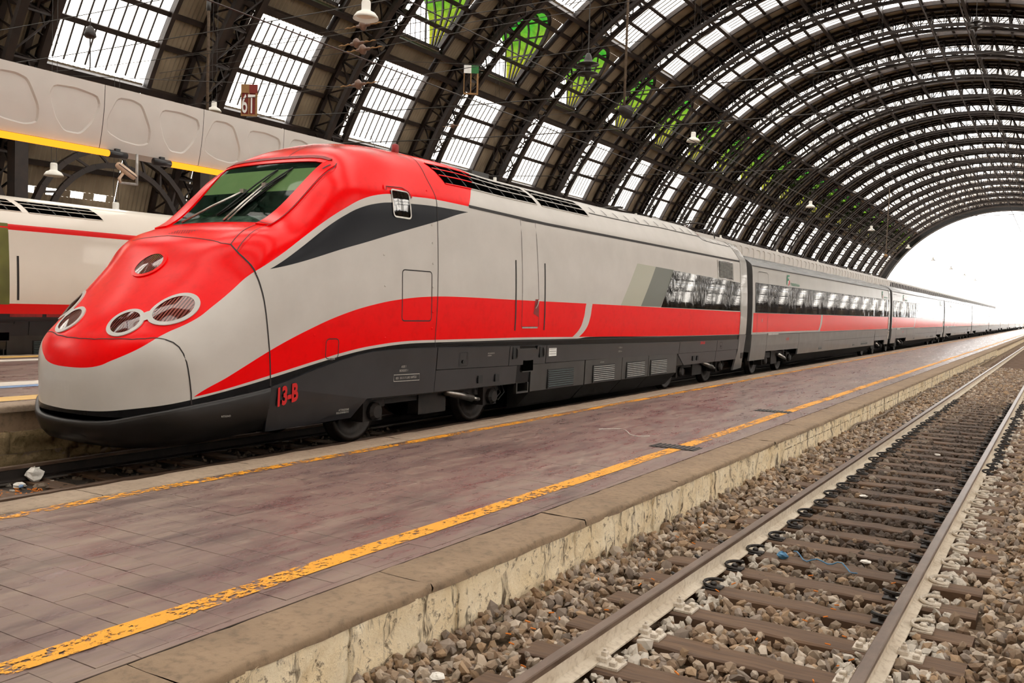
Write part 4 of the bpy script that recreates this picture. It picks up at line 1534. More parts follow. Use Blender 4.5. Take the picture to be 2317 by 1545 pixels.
    seam = [(-1.053, .304), (-.583, .236), (0, .212), (.62, .255), (1.0, .302)]
    ribbon(sm, top_pts([(-1.02, .289), (-.9, .205), (-.51, .083), (-.25, .042), (0, .03), (.25, .042), (.51, .083), (.77, .146), (.9, .205), (1.02, .289), (1.08, .330)], 5), .010)
    ribbon(sm, np.array([(1.08, .330, 1.506), (1.15, .372, 1.478), (1.203, .407, 1.431), (1.25, .428, 1.36), (1.285, .443, 1.27), (1.299, .451, 1.20), (1.308, .468, 1.08), (1.312, .487, .931), (1.312, .492, .80)]), .014, .005)
    ribbon(sm, side_pts([(1.49, .70), (1.486, .927), (1.434, 1.344), (1.362, 1.755), (1.301, 2.109), (1.285, 2.25)], 5), .018)
    ribbon(sm, np.array([(1.41, 1.284, 2.25), (1.375, 1.283, 2.31), (1.335, 1.272, 2.36), (1.285, 1.265, 2.40), (1.22, 1.256, 2.45), (1.152, 1.25, 2.496), (1.07, 1.258, 2.55), (.994, 1.268, 2.601)]), .018, .006)
    ribbon(sm, side_pts([(4.71, .80), (4.64, 1.443), (4.662, 2.027), (4.68, 2.803), (4.695, 3.322), (4.72, 3.55)], 6), .014)
    ribbon(sm, top_pts([(1.38, 4.72), (1.2, 4.70), (1.0, 4.74), (.7, 4.80), (0, 4.85)], 5), .014)
    ribbon(sm, top_pts([(-.907, 1.324), (-.239, 1.346), (.111, 1.30), (.434, 1.275), (.859, 1.241), (.994, 1.268)], 6), .011)
    # pillar panels each side of the windscreen
    ribbon(sm, top_pts([(.994, 1.268), (.93, 1.5), (.86, 1.72), (.84, 1.84)], 6), .012)
    ribbon(sm, top_pts([(1.131, 1.254), (1.10, 1.55), (1.09, 1.863), (1.10, 2.433), (1.12, 2.84), (1.08, 2.93)], 8), .012, .024)
    ribbon(sm, top_pts([(.86, 1.83), (.98, 1.80), (1.09, 1.80)], 3), .012, .024)
    ribbon(sm, top_pts([(1.02, 2.74), (1.05, 2.85)], 3), .022, .024)
    ribbon(sm, top_pts([(.15, 2.95), (.10, 3.5)], 6), .012)
    # hatches, cab door, little flaps
    ribbon(sm, side_pts(rrect(3.84, 4.52, 1.73, 2.44, .05), 2), .016)
    ribbon(sm, side_pts(rrect(2.36, 2.59, 1.25, 1.50, .05), 2), .012)
    ribbon(sm, side_pts([(7.08, 1.63), (7.08, 3.44), (7.58, 3.44), (7.66, 1.63), (7.08, 1.63)], 6), .012)
    ribbon(sm, side_pts([(5.56, 3.505), (8, 3.455), (12, 3.45), (19.2, 3.44)], 20), .05)
    ribbon(sm, side_pts([(4.8, 1.40), (19.2, 1.345)], 20), .012)
    sm.build('panel_seams', 'seam', L, True)
    hr = MB()
    for yy in (6.87, 7.86):
        patch(hr, [(yy - .018, 1.57), (yy + .018, 1.57), (yy + .018, 2.75), (yy - .018, 2.75)], 1, 10, .005)
    hr.build('grab_recess', 'black', L, True)
    m_ = MB()
    patch(m_, [(7.46, 1.86), (7.64, 1.80), (7.64, 2.11), (7.52, 2.11)], 2, 3, .005)
    hd = m_.build('door_handle_recess', 'reddark', L)
    m_ = MB().tube([(1.515, 7.53, 1.95), (1.53, 7.56, 2.0), (1.53, 7.60, 2.07), (1.515, 7.62, 2.09)], .011, 6)
    m_.build('door_handle', 'chrome', hd)
    m_ = MB()
    patch(m_, [(7.10, 1.605), (7.62, 1.605), (7.62, 1.63), (7.10, 1.63)], 3, 1, .008)
    m_.build('door_sill', 'slat', L)
    # rivets on the joint behind the cab
    rv = MB()
    for z in (1.62, 1.86, 2.22, 2.56, 2.86, 3.12, 3.62):
        p = side_pts([(4.55, z)])[0]
        rv.lathe([(.016, 0), (.016, .006), (0, .012)], 8, tuple(p), 'x')
    for a, z in ((3.45, 2.62), (3.47, 2.2), (2.15, 1.55), (3.5, 1.5)):
        p = side_pts([(a, z)])[0]
        rv.lathe([(.015, 0), (.015, .005), (0, .010)], 8, tuple(p), 'x')
    rv.build('rivets', liv, L)
    # ---- windscreen: opening with cab behind it
    ws = MB()
    c4 = [(-.80, 1.845), (.83, 1.845), (.92, 2.84), (-.92, 2.84)]
    patch(ws, c4, 16, 14, .012, side=False)
    wso = ws.build('windscreen', 'windshield', L, True)
    bk = MB()
    patch(bk, [(-.80, 1.845), (.83, 1.845), (.92, 2.84), (-.92, 2.84)], 10, 10, .004, side=False)
    bko = bk.build('cab_interior', cabmat(), wso, True)
    fr = MB()
    slab(fr, [(-.95, 2.84), (.95, 2.84), (.96, 2.90), (-.96, 2.90)], 14, 1, 0, .022, False)
    fr.build('windscreen_top_frame', 'redpaint', wso, True)
    m_ = MB()
    slab(m_, [(-.98, 2.90), (.98, 2.90), (.99, 2.945), (-.99, 2.945)], 14, 1, 0, .03, False)
    m_.build('forehead_gutter', 'reddark', wso, True)
    for sg in (1, -1):
        m_ = MB()
        slab(m_, [(sg * .84, 1.78), (sg * .93, 2.9), (sg * 1.09, 2.92), (sg * 1.075, 1.78)], 14, 4, 0, .020, False)
        recalc(m_.build('windscreen_pillar', 'redpaint', wso, True))
    # wipers
    def on_ws(t, a, o): 
        p = np.array([t, a, float(sZ(t, a))]); return p + nrm(p) * o
    for (pts, r) in (([(-.62, 1.86), (.0, 2.36)], .016), ([(.18, 1.86), (.30, 2.44)], .016), ([(.26, 1.86), (.36, 2.44)], .011)):
        m_ = MB()
        a, b_ = pts
        m_.tube([on_ws(a[0], a[1], .02), on_ws((a[0] + b_[0]) / 2, (a[1] + b_[1]) / 2, .07), on_ws(b_[0], b_[1], .05)], r, 8)
        w = m_.build('wiper_arm', 'chrome', L, True)
    for (a, b_) in (((-.08, 1.98), (.26, 2.70)), ((.10, 1.98), (.52, 2.72)), ((.16, 2.05), (.50, 2.62))):
        m_ = MB()
        m_.tube([on_ws(a[0] + (b_[0] - a[0]) * k, a[1] + (b_[1] - a[1]) * k, .03 + .03 * math.sin(k * 3.14)) for k in np.linspace(0, 1, 7)], .011, 6)
        m_.tube([on_ws(a[0] + (b_[0] - a[0]) * k, a[1] + (b_[1] - a[1]) * k, .018) for k in np.linspace(0, 1, 7)], .008, 6)
        m_.build('wiper_blade', 'rubber', L, True)
    for (t, a) in ((.0, 2.36), (.32, 2.44)):
        p = on_ws(t, a, .05)
        MB().box(p[0] - .035, p[0] + .035, p[1] - .03, p[1] + .03, p[2] - .02, p[2] + .03).build('wiper_knuckle', 'chrome', L)
    # hood vent holes
    m_ = MB()
    for r in range(4):
        for k in range(9):
            p = on_ws(-.28 + k * .045 + r * .02, 1.40 + r * .028, .002)
            n_ = nrm(p)
            e1 = np.array((1., 0, 0)); e2 = np.cross(n_, e1)
            m_.add([p + .011 * (e1 * math.cos(q) + e2 * math.sin(q)) for q in np.linspace(0, 2 * math.pi, 7)[:-1]], [tuple(range(6))])
    m_.build('hood_vent', 'seam', L)
    # ---- lamps: elliptical clusters hugging the hood
    def disc(mb, c, ax, half, scale, off, rings=4, k=28, inner=0.0, mi=0):
        c = np.array(c); n0 = nrm(c)
        ax = np.array(ax, float); bx = np.array(half, float)
        G_ = []
        for i in range(rings + 1):
            s = (inner + (1 - inner) * i / rings) * scale
            row = []
            for j in range(k):
                q_ = 2 * math.pi * j / k
                p = c + ax * s * math.cos(q_) + bx * s * math.sin(q_)
                d = -n0
                lo_, hi_ = -.25, .25
                for _ in range(26):
                    m = (lo_ + hi_) / 2
                    pp = p + d * m
                    if Floco(pp[0], pp[1], pp[2]) < 1: hi_ = m
                    else: lo_ = m
                o_ = off if np.isscalar(off) else off[0] + (off[1] - off[0]) * i / rings
                row.append(p + d * hi_ + nrm(p + d * hi_) * o_)
            G_.append(row)
        mb.grid(np.array(G_)[:, ::-1], mi, wrap=True)
    def lamp(nm, c, ax, half, bez=.78, ring='bezel', refl='headlight_bowl'):
        c = np.array(c); 
        m_ = MB(); disc(m_, c, ax, half, 1.0, (.014, .014), 2, 40, bez)
        disc(m_, c, ax, half, 1.0, (.014, 0), 1, 40, .995)
        ho = m_.build(nm, ring, L, True)
        m_ = MB(); disc(m_, c, ax, half, bez, (.005, .005), 4, 40, .02)
        m_.build('reflector', bowlmat(refl), ho, True)
        m_ = MB(); disc(m_, c, ax, half, bez, (.024, .012), 5, 40, .02)
        m_.build('lens', 'lens', ho, True)
    for sg in (1, -1):
        f_ = np.array((sg, 1, 1))
        o_ = -1.0 if sg > 0 else 1.0
        lamp('headlight', (sg * .512, .244, float(sZ(.512, .244))), f_ * (.141, .131, .110), o_ * f_ * (.182, -.066, -.100))
        lamp('headlight', (sg * .942, .535, float(sZ(.942, .535))), f_ * (.170, .206, .121), o_ * f_ * (.155, -.047, -.132), .80)
        m_ = MB(); disc(m_, (sg * .715, .360, float(sZ(.715, .360))), f_ * (.05, .06, .035), o_ * f_ * (.055, -.02, -.035), 1.0, .012, 2, 20, .02)
        m_.build('headlight_bridge', 'bezel', L, True)
    lamp('top_lamp', (0, .914, float(sZ(0, .914))), (.151, .125, .127), (-.216, .097, .096), .80, 'redpaint')
    # ---- driver's side window with bright frame and rain gutter
    m_ = MB(); patch(m_, [(3.70, 3.17), (4.06, 3.18), (4.05, 3.535), (3.66, 3.51)], 5, 6, .008)
    sw = m_.build('side_window', 'cabglass', L, True)
    m_ = MB(); ribbon(m_, side_pts(rrect(3.68, 4.06, 3.16, 3.53, .05), 2), .022, .012)
    m_.build('window_frame', 'chrome', sw, True)
    m_ = MB(); ribbon(m_, side_pts([(3.55, 3.52), (3.58, 3.575), (3.95, 3.60), (4.08, 3.55), (4.11, 3.46)], 4), .03, .014)
    m_.build('rain_gutter', 'redpaint', sw, True)
    m_ = MB(); ribbon(m_, side_pts([(3.57, 3.50), (3.60, 3.555), (3.95, 3.578), (4.07, 3.53), (4.095, 3.45)], 4), .010, .018)
    m_.build('gutter_painted_shadow', 'seam', sw, True)  # thin dark line painted as the shadow below the gutter
    # ---- dark glazed panel near the rear, then vent grille
    m_ = MB(); patch(m_, [(13.24, 2.055), (19.15, 2.03), (19.15, 2.83), (14.03, 2.93)], 24, 6, .006)
    m_.build('dark_glass_panel', 'cabglass', L, True)
    m_ = MB(); slab(m_, [(17.22, 2.88), (18.55, 2.87), (18.55, 3.37), (17.22, 3.37)], 4, 4, 0, .014)
    vg = m_.build('vent_grille', 'silver', L, True)
    m_ = MB(); patch(m_, [(17.32, 2.91), (18.47, 2.90), (18.47, 3.34), (17.32, 3.34)], 4, 4, .018)
    m_.build('vent_opening', 'shade_black', vg, True)  # black patch painted for the shade within the vent
    for k in range(12):
        zc = 2.93 + k * .035
        m_ = MB(); ribbon(m_, side_pts([(17.33, zc), (18.46, zc)], 4), .016, .026)
        m_.build('vent_slat', 'slat', vg, True)
    # silver end ring of the locomotive
    m_ = MB()
    zz = np.concatenate([np.linspace(1.36, 3.4, 14), np.linspace(3.45, 4.07, 14)])
    Wt = sT(np.full(len(zz), 19.5), zz)
    prof_ = [(w, z) for w, z in zip(Wt, zz)] + [(-w, z) for w, z in list(zip(Wt, zz))[::-1]]
    A_ = np.array([[(x * 1.006, yy, z + .006) for x, z in prof_] for yy in (19.2, 19.5, 19.82)])
    m_.grid(A_)
    m_.build('end_ring', 'silver', L, True)
    # ---- roof gear
    m_ = MB()
    m_.box(-.25, .25, 7.3, 7.85, 4.15, 4.38)
    m_.build('roof_box', 'boxgrey', L)
    m_ = MB().lathe([(.06, 4.18), (.055, 4.40), (.02, 4.42)], 12, (.45, 4.9, 0))
    m_.build('roof_beacon', 'reddark', L, True)
    pg = MB()
    pg.box(-.55, .55, 17.1, 18.3, 4.02, 4.10)
    for sx in (-.45, .45):
        for yy in (17.2, 18.2):
            pg.lathe([(.07, 3.98), (.09, 4.0), (.05, 4.03), (.09, 4.06), (.05, 4.09), (.09, 4.12), (.05, 4.15)], 10, (sx, yy, 0))
    po = pg.build('pantograph', 'reddark', L)
    m_ = MB()
    for sx in (-.35, .35):
        m_.tube([(sx, 18.2, 4.18), (sx * 1.2, 16.6, 4.33), (sx * .6, 18.1, 4.42)], .025, 6)
    m_.tube([(-.75, 18.15, 4.40), (-.5, 18.15, 4.45), (.5, 18.15, 4.45), (.75, 18.15, 4.40)], .025, 6)
    m_.tube([(-.42, 16.6, 4.33), (.42, 16.6, 4.33)], .025, 6)
    m_.tube([(.5, 17.3, 4.25), (.75, 17.0, 4.40), (.6, 16.4, 4.32)], .018, 6)
    m_.tube([(.55, 17.9, 4.2), (.8, 18.6, 4.36), (.7, 19.1, 4.1)], .018, 6)
    m_.build('pantograph_arm', 'wire', po, True)
    m_ = MB()
    for k in range(7):
        m_.lathe([(.10, 0), (.14, .02), (.06, .04)], 12, (.3 + .22 * (k % 2), 12.3 + .12 * k, 4.2 + .02 * k))
    m_.build('roof_insulators', 'wire', L, True)
    rb = MB()
    for k in range(16):
        yy = 10.4 + k * .56
        if yy < 19.1:
            ribbon(rb, top_pts([(1.16, yy), (1.06, yy - .1)], 2), .03, .012)
    ribbon(rb, top_pts([(1.18, 10.1), (1.17, 16), (1.14, 17.2), (1.14, 19.1)], 14), .022, .006)
    rb.build('roof_edge_ribs', 'seam', L)
    # ---- lettering and plates
    tx = MB(); flat_text(tx, '13-B', .30, 1.56, .715, .030, .012, .62, lambda y, z: np.where(z > .66, WD(z), WD(z)), 0, -.06, .10)
    tx.build('number_13_B', 'textred', L)
    tx = MB()
    flat_text(tx, 'REV. 10-11-11 LAB. NAPOLI', .048, 3.76, .915, .030, 0, .82, lambda y, z: WD(z))
    flat_text(tx, 'ASSE 1', .045, 3.86, 1.075, .030, 0, .9, lambda y, z: WD(z))
    flat_text(tx, 'BOGGIO 1', .045, 3.83, 1.02, .030, 0, .9, lambda y, z: WD(z))
    flat_text(tx, 'ATTENZIONE', .035, 2.66, .565, .026, 0, .9, lambda y, z: WD(z))
    flat_text(tx, 'SOLLEVAMENTO', .035, 2.62, .53, .026, 0, .9, lambda y, z: WD(z))
    flat_text(tx, 'ACQUA', .035, 2.42, 1.235, .006, 0, .9)
    flat_text(tx, 'RIFORNIMENTO', .03, 6.05, 1.20, .03, 0, .9, lambda y, z: WD(z))
    flat_text(tx, 'SABBIERA', .03, 6.05, 1.165, .03, 0, .9, lambda y, z: WD(z))
    flat_text(tx, '- 11,0 m -', .05, 11.0, 1.17, .03, 0, 1.1, lambda y, z: WD(z))
    flat_text(tx, '- 20,0 m -', .05, 11.0, 1.09, .03, 0, 1.1, lambda y, z: WD(z))
    flat_text(tx, 'ATTENZIONE', .03, 10.2, .90, .035, 0, 1, lambda y, z: WD(z))
    flat_text(tx, 'RITEGNO', .03, .78, .655, .034, 0, .9, lambda y, z: 1.475 * GP(np.sqrt(y + L0)))
    tx.build('small_lettering', 'textwhite', L)
    m_ = MB(); ribbon(m_, np.stack([np.full(5, 1.49), np.array([3.72, 4.30, 4.30, 3.72, 3.72]), np.array([.89, .88, .97, .98, .89])], 1), .008, 0, N=np.tile(np.array((1., 0, 0)), (5, 1)))
    m_.build('inspection_plate', 'textwhite', L)
    tx = MB(); flat_text(tx, 'E404 601', .10, 15.97, 1.15, .03, .004, .95, lambda y, z: WD(z))
    tx.build('unit_number', 'textred', L)
    m_ = MB().box(1.50, 1.506, 8.07, 8.35, 1.10, 1.285)
    pl = m_.build('paper_placard', 'white', L)
    m_ = MB()
    for k in range(3):
        m_.box(1.506, 1.508, 8.09, 8.33, 1.135 + k * .045, 1.142 + k * .045)
    m_.build('placard_lines', 'boxgrey', pl)
    for (a, z0, z1) in ((6.90, 1.09, 1.29), (7.80, 1.09, 1.28)):
        MB().box(1.49, 1.515, a - .07, a + .07, z0, z1).build('handhold_recess', 'black', L)
        MB().tube([(1.515, a + .05, z0 + .02), (1.53, a + .05, z0 + .05), (1.53, a + .05, z1 - .05), (1.515, a + .05, z1 - .02)], .012, 6).build('handhold', 'boxgrey', L)
    for (a, z0, z1) in ((5.39, 1.04, 1.25), (17.6, 1.0, 1.17)):
        m_ = MB(); ribbon(m_, np.array([(1.512, yy, zz_) for yy, zz_ in rrect(a - .1, a + .1, z0, z1, .03)]), .014, 0, N=np.tile(np.array((1., 0, 0)), (17, 1)))
        m_.build('flap', 'black', L)
        MB().lathe([(.03, 1.508), (.03, 1.514)], 12, (0, a - .01, z0 + .06), 'x').build('flap_lock', 'black', L)
    for (a, z) in ((5.9, .80), (6.4, .80), (15.6, .80), (15.9, .80)):
        MB().box(1.46, 1.485, a - .06, a + .06, z - .06, z + .06).build('skirt_hole', 'black', L)
    m_ = MB().lathe([(.055, 0), (.055, .012), (.0, .012)], 18, (1.38, .83, .74), 'x')
    m_.build('apron_socket', 'black', L)
    return L

def cabmat():
    t = NT('cab_behind_glass')
    x, y, z = t.xyz()
    blind = t.m('MULTIPLY', t.m('GREATER_THAN', z, 3.38), t.m('LESS_THAN', z, 3.72))
    n = t.noise(3.5, 4)
    col = t.mix(blind, t.mix(n, lin(60, 74, 70), lin(24, 30, 30)), t.mix(n, lin(214, 224, 170), lin(196, 208, 150)))
    desk = t.m('LESS_THAN', z, 3.02)
    col = t.mix(t.m('MULTIPLY', desk, t.ramp(n, .4, .6)), col, lin(130, 140, 138))
    t.set(col, .8, 0, None, .1)
    return t.mat
_bm = {}
def bowlmat(n):
    if n in _bm:
        return _bm[n]
    t = NT('headlight_bowl')
    g = t.n('ShaderNodeTexWave')
    g.inputs['Scale'].default_value = 9
    t.l(t.coord(), g.inputs['Vector'])
    t.set(t.mix(t.noise(5, 3), lin(176, 90, 78), lin(120, 44, 38)), .2, .4)
    t.bump(g.outputs['Fac'], .4, .02)
    _bm[n] = t.mat
    return t.mat

# ================================================================== COACH
def make_coach(label):
    K = thing('coach', label, 'railway coach', (XB, 26.55, 0), 'coaches behind the red locomotive')
    Lc = 25.2
    zz = np.concatenate([np.linspace(.80, 3.4, 22), np.linspace(3.45, 3.74, 8), [3.765, 3.78, 3.789]])
    W = WC(zz)
    prof_ = [(w, z) for w, z in zip(W, zz)] + [(-w, z) for w, z in list(zip(W, zz))[::-1]]
    ys = np.linspace(0, Lc, 30)
    b = MB()
    b.grid(np.array([[(x, y, z) for x, z in prof_] for y in ys]))
    n = len(prof_)
    for yy, fl_ in ((0, 1), (Lc, -1)):
        MB().add([(x, yy, z) for x, z in prof_], [tuple(range(n))[::fl_]]).build('end_wall', 'coachgrey', K)
    b.build('body', 'livery_coach', K, True)
    MB().box(-1.15, 1.15, -.78, 0, .9, 3.6).build('gangway_bellows', 'rubber', K)
    ring = MB()
    ring.grid(np.array([[(x * 1.008, y, z * 1.003) for x, z in prof_] for y in (Lc - .35, Lc + .02)]))
    ring.build('end_ring', 'silver', K, True)
    def cp(z, off=0.006): return float(WC(z)) + off
    def cpatch(mb, y0, y1, z0, z1, off, nz=5, mi=0):
        G_ = np.array([[(cp(z, off), y, z) for z in np.linspace(z0, z1, nz)] for y in (y0, y1)])
        mb.grid(G_, mi)
    # windows, each pane its own
    edges = [.30, .52, 1.66, 2.79, 3.75, 5.45, 6.15, 7.63, 8.42, 9.9, 11.3, 12.7, 14.2, 15.6, 17.0, 18.4, 19.8, 21.1, 22.4, 23.6, 24.75]
    bandm = MB(); cpatch(bandm, .28, 24.78, 1.995, 2.905, .003, 8)
    bandm.build('window_band', 'black', K, True)
    for a, c in zip(edges[:-1], edges[1:]):
        m_ = MB(); cpatch(m_, a + .018, c - .018, 2.01, 2.89, .009, 8)
        m_.build('window_pane', 'coachglass', K, True)
    ln = MB()
    def crib(pl, w=.014, off=.012):
        P_ = np.array([(cp(z, off), y, z) for y, z in pl])
        N_ = np.tile(np.array((1., 0, 0)), (len(P_), 1))
        ribbon(ln, P_, w, 0, 0, N_)
    crib([(.52, 1.34), (.52, 2.0), (.52, 3.0), (.55, 3.22), (.65, 3.25), (1.53, 3.25), (1.64, 3.2), (1.66, 3.0), (1.66, 2.0), (1.66, 1.34)])
    crib([(0, 3.40), (25.2, 3.40)], .025)
    crib([(1.7, 1.33), (24.8, 1.33)], .02)
    crib([(1.7, .98), (24.8, .98)], .012)
    for y in (5.9, 8.5, 11.2, 13.9, 16.6, 19.3, 21.0):
        crib([(y, .55), (y, .98)], .012)
    ln.build('panel_seams', 'seam', K)
    # skirts
    def sk(poly, mat='coachgrey', off=.016):
        poly = np.array(poly, float)
        t = np.where(poly[:, 1] > .66, WC(poly[:, 1]), 1.36) + off
        k = len(poly)
        for sgn in (1, -1):
            O = np.stack([t * sgn, poly[:, 0], poly[:, 1]], 1); I = O * np.array((1, 1, 1)) - np.array((.05 * sgn, 0, 0))
            m_ = MB().add(np.concatenate([O, I]), [tuple(range(k)), tuple(range(2 * k - 1, k - 1, -1))] + [(i, k + i, k + (i + 1) % k, (i + 1) % k) for i in range(k)])
            recalc(m_.build('skirt_panel', mat, K))
    sk([(.02, .54), (1.66, .54), (1.66, 1.0), (1.66, 1.34), (.02, 1.34), (.02, 1.0)])
    sk([(1.68, .79), (5.72, .78), (5.72, .98), (5.72, 1.32), (1.68, 1.32), (1.68, .98)])
    sk([(5.74, .58), (21.0, .56), (21.0, .98), (21.0, 1.32), (5.74, 1.32), (5.74, .98)])
    sk([(21.02, .78), (24.0, .78), (24.0, 1.32), (21.02, 1.32)])
    sk([(24.02, .54), (25.18, .54), (25.18, 1.32), (24.02, 1.32)])
    m_ = MB().prism([(1.34, .60), (1.02, .28), (-1.02, .28), (-1.34, .60)], 'y', 5.8, 20.9)
    recalc(m_.build('underfloor_tray', 'boxgrey', K))
    MB().box(-1.2, 1.2, .05, 25.1, .76, .86).build('underframe', 'black', K)
    bogie(K, 3.75, wb=3.0, r=.445)
    bogie(K, 22.5, wb=3.0, r=.445)
    for (y0, y1) in ((9.0, 9.5), (15.6, 16.0), (17.6, 19.2)):
        g = MB().box(1.372, 1.392, y0, y1, .66, .9).build('skirt_grille', 'black', K)
        for k in range(5):
            MB().box(1.39, 1.40, y0, y1, .675 + k * .045, .69 + k * .045).build('grille_slat', 'slatdark', g)
    MB().box(1.37, 1.46, 1.7, 2.9, 1.30, 1.36).build('fold_step', 'slat', K)
    # operator's mark and lettering
    for yl in (3.85, 22.6):
        m_ = MB()
        tf = lambda y, z: WC(z)
        m_.add([(cp(z, .008), y, z) for y, z in ((yl, 2.97), (yl + .10, 2.97), (yl + .14, 3.10), (yl + .30, 3.12), (yl + .33, 3.18), (yl + .15, 3.18), (yl + .20, 3.24), (yl + .42, 3.25), (yl + .45, 3.30), (yl + .16, 3.30), (yl + .05, 3.22))], [tuple(range(11))])
        m_.build('logo_green_part', 'textgreen', K)
        m_ = MB()
        m_.add([(cp(z, .008), y, z) for y, z in ((yl + .2, 2.95), (yl + .32, 2.95), (yl + .40, 3.05), (yl + .42, 3.12), (yl + .30, 3.12), (yl + .28, 3.03))], [tuple(range(6))])
        m_.build('logo_red_part', 'textred', K)
        m_ = MB()
        m_.add([(cp(z, .0075), y, z) for y, z in ((yl + .12, 2.96), (yl + .2, 2.96), (yl + .29, 3.1), (yl + .16, 3.1))], [tuple(range(4))])
        m_.build('logo_white_part', 'white', K)
        tx = MB(); flat_text(tx, 'TRENITALIA', .13, yl + .55, 2.955, .009, .002, 1.7, tf)
        tx.build('company_name', 'textgreen', K)
    tx = MB(); flat_text(tx, '61 83', .13, 4.0, 1.10, .022, .003, 1.2, lambda y, z: WC(z))
    tx.build('running_number', 'textred', K)
    tx = MB(); flat_text(tx, '1', .14, 1.0, 1.72, .009, .004, 1.2, lambda y, z: WC(z))
    tx.build('class_number', 'textwhite', K)
    m_ = MB().box(-.5, .5, 2, 23, 3.78, 3.82)
    m_.build('roof_strip', 'coachgrey', K)
    return K

loco = make_loco('locomotive', 'red and silver bullet-nosed electric locomotive in front of the long train', (XB, 5.93, 0), 'livery_red', True)
white = make_loco('locomotive', 'white locomotive with red stripes standing beyond the red one at the left edge', (-21.65, 3.68, 0), 'livery_white', False)
c0 = make_coach('first red and grey coach, coupled right behind the red locomotive')
index_kids()
ordn = ['second', 'third', 'fourth', 'fifth', 'sixth', 'seventh', 'eighth', 'ninth', 'tenth']
for i, w in enumerate(ordn):
    c = copy_tree(c0)
    c.location = (XB, 26.55 + 26.0 * (i + 1), 0)
    c['label'] = w + ' red and grey coach counted from the red locomotive'

# ================================================================== CANOPY OVER THE FAR PLATFORM
XF = -15.5
def recalc_mesh(me):
    import bmesh
    bm = bmesh.new(); bm.from_mesh(me)
    bmesh.ops.recalc_face_normals(bm, faces=bm.faces)
    bm.to_mesh(me); bm.free()
    return me
can = thing('platform_canopy', 'long grey-white canopy fascia with rounded relief panels above the far platform', 'canopy', (XF, 0, 0))
PANL = 2.27
PY0 = 10.38
zt, zb = 5.90, 4.74
def fx(z):              # face bulges slightly and leans in at the bottom
    return .02 - .16 * ((5.9 - z) / 1.16) ** 2
def blob(pts):
    pts = np.array(pts, float)
    for _ in range(3):      # Chaikin rounding
        q = []
        for a, b in zip(pts, np.roll(pts, -1, 0)):
            q += [a * .86 + b * .14, a * .14 + b * .86]
        pts = np.array(q)
    return pts
MOT = {True: [(-.50, -.02), (-.30, .40), (.02, .42), (.24, .36), (.47, -.08), (.47, -.36), (.25, -.43), (-.15, -.40), (-.47, -.28)],
       False: [(-.51, .20), (-.42, .37), (.0, .40), (.44, .34), (.50, .16), (.36, -.18), (.16, -.42), (-.16, -.42), (-.36, -.20)]}
def polar_hit(poly, c, a):
    d = np.array((math.cos(a), math.sin(a)))
    best = 0
    for p, q in zip(poly, np.roll(poly, -1, 0)):
        e = q - p; w = p - c
        den = d[0] * e[1] - d[1] * e[0]
        if abs(den) < 1e-9:
            continue
        t = (w[0] * e[1] - w[1] * e[0]) / den
        u = (w[0] * d[1] - w[1] * d[0]) / den
        if t > 0 and -1e-6 <= u <= 1 + 1e-6:
            best = max(best, t)
    return c + d * best
pm, rimm, fldm = MB(), MB(), MB()
HALF = PANL / 2
for i, up in enumerate((True, False)):
    y0_, y1_ = i * HALF + (.006 if i == 0 else 0), (i + 1) * HALF - (.006 if i == 1 else 0)
    rect = np.array([(y0_, zb), (y1_, zb), (y1_, zt), (y0_, zt)])
    c = np.array(((y0_ + y1_) / 2, 5.33))
    bl = blob([(c[0] + a_, c[1] + b_) for a_, b_ in MOT[up]])
    angs = sorted(list(np.linspace(-math.pi, math.pi, 49)[:-1]) + [math.atan2(p[1] - c[1], p[0] - c[0]) for p in rect])
    O_ = np.array([polar_hit(rect, c, a) for a in angs]); I_ = np.array([polar_hit(bl, c, a) for a in angs])
    I2 = c + (I_ - c) * (1 - .030 / np.linalg.norm(I_ - c, axis=1, keepdims=True))
    f3 = lambda Q, d: np.stack([fx(Q[:, 1]) + d, Q[:, 0], Q[:, 1]], 1)
    M_ = (O_ + I_) / 2
    pm.grid(np.stack([f3(O_, 0), f3(M_, 0), f3(I_, 0)]), wrap=True)
    rimm.grid(np.stack([f3(I_, 0), f3(I2, -.030)]), wrap=True)
    fldm.grid(np.stack([f3(I2, -.030), f3(c + (I2 - c) * .6, -.030), f3(c + (I2 - c) * .2, -.030)]), wrap=True)
    fldm.add(f3(c + (I2 - c) * .2, -.030), [tuple(range(len(I2)))])
pm.grid(np.array([[(fx(zt), y, zt), (-.7, y, zt)] for y in (.006, PANL - .006)]))
pm.grid(np.array([[(-.7, y, zb - .02), (fx(zb), y, zb)] for y in (.006, PANL - .006)]))
pme = recalc_mesh(pm.mesh('fascia_panel', False)); pme.materials.append(MT['beam_white'])
mme = rimm.mesh('relief_rim', False); mme.materials.append(MT['beam_white'])
dme = fldm.mesh('relief_field', True); dme.materials.append(MT['beam_white'])
for k in range(-5, 122):
    o = place('fascia_panel', pme, can, (0, PY0 + k * PANL, 0))
    if k < 40:
        place('relief_rim', mme, o)
        place('relief_field', dme, o)
MB().box(-.68, -.26, -2, 286, 4.76, 5.88).build('canopy_beam', 'seam', can)
for y in (2.0, 25, 48, 71, 94):
    MB().box(-.75, -.45, y - .15, y + .15, -4.2 + 4.76, 4.8).build('canopy_post', 'beam_white', can)
def tube_light(y0, y1, label):
    T = thing('tube_light', label, 'light', (XF, 0, 0), 'amber tubes under the canopy edge')
    MB().tube([(-.10, y0, 4.66), (-.10, y1, 4.66)], .062, 14).build('tube', 'tube', T, True)
    for a, b in ((y0 - .38, y0), (y1, y1 + .38)):
        c = MB().tube([(-.10, a, 4.66), (-.10, b, 4.66)], .072, 14).build('end_cap', 'darkgrey', T, True)
        MB().box(-.13, -.07, (a + b) / 2 - .05, (a + b) / 2 + .05, 4.70, 4.77).build('clip', 'darkgrey', T)
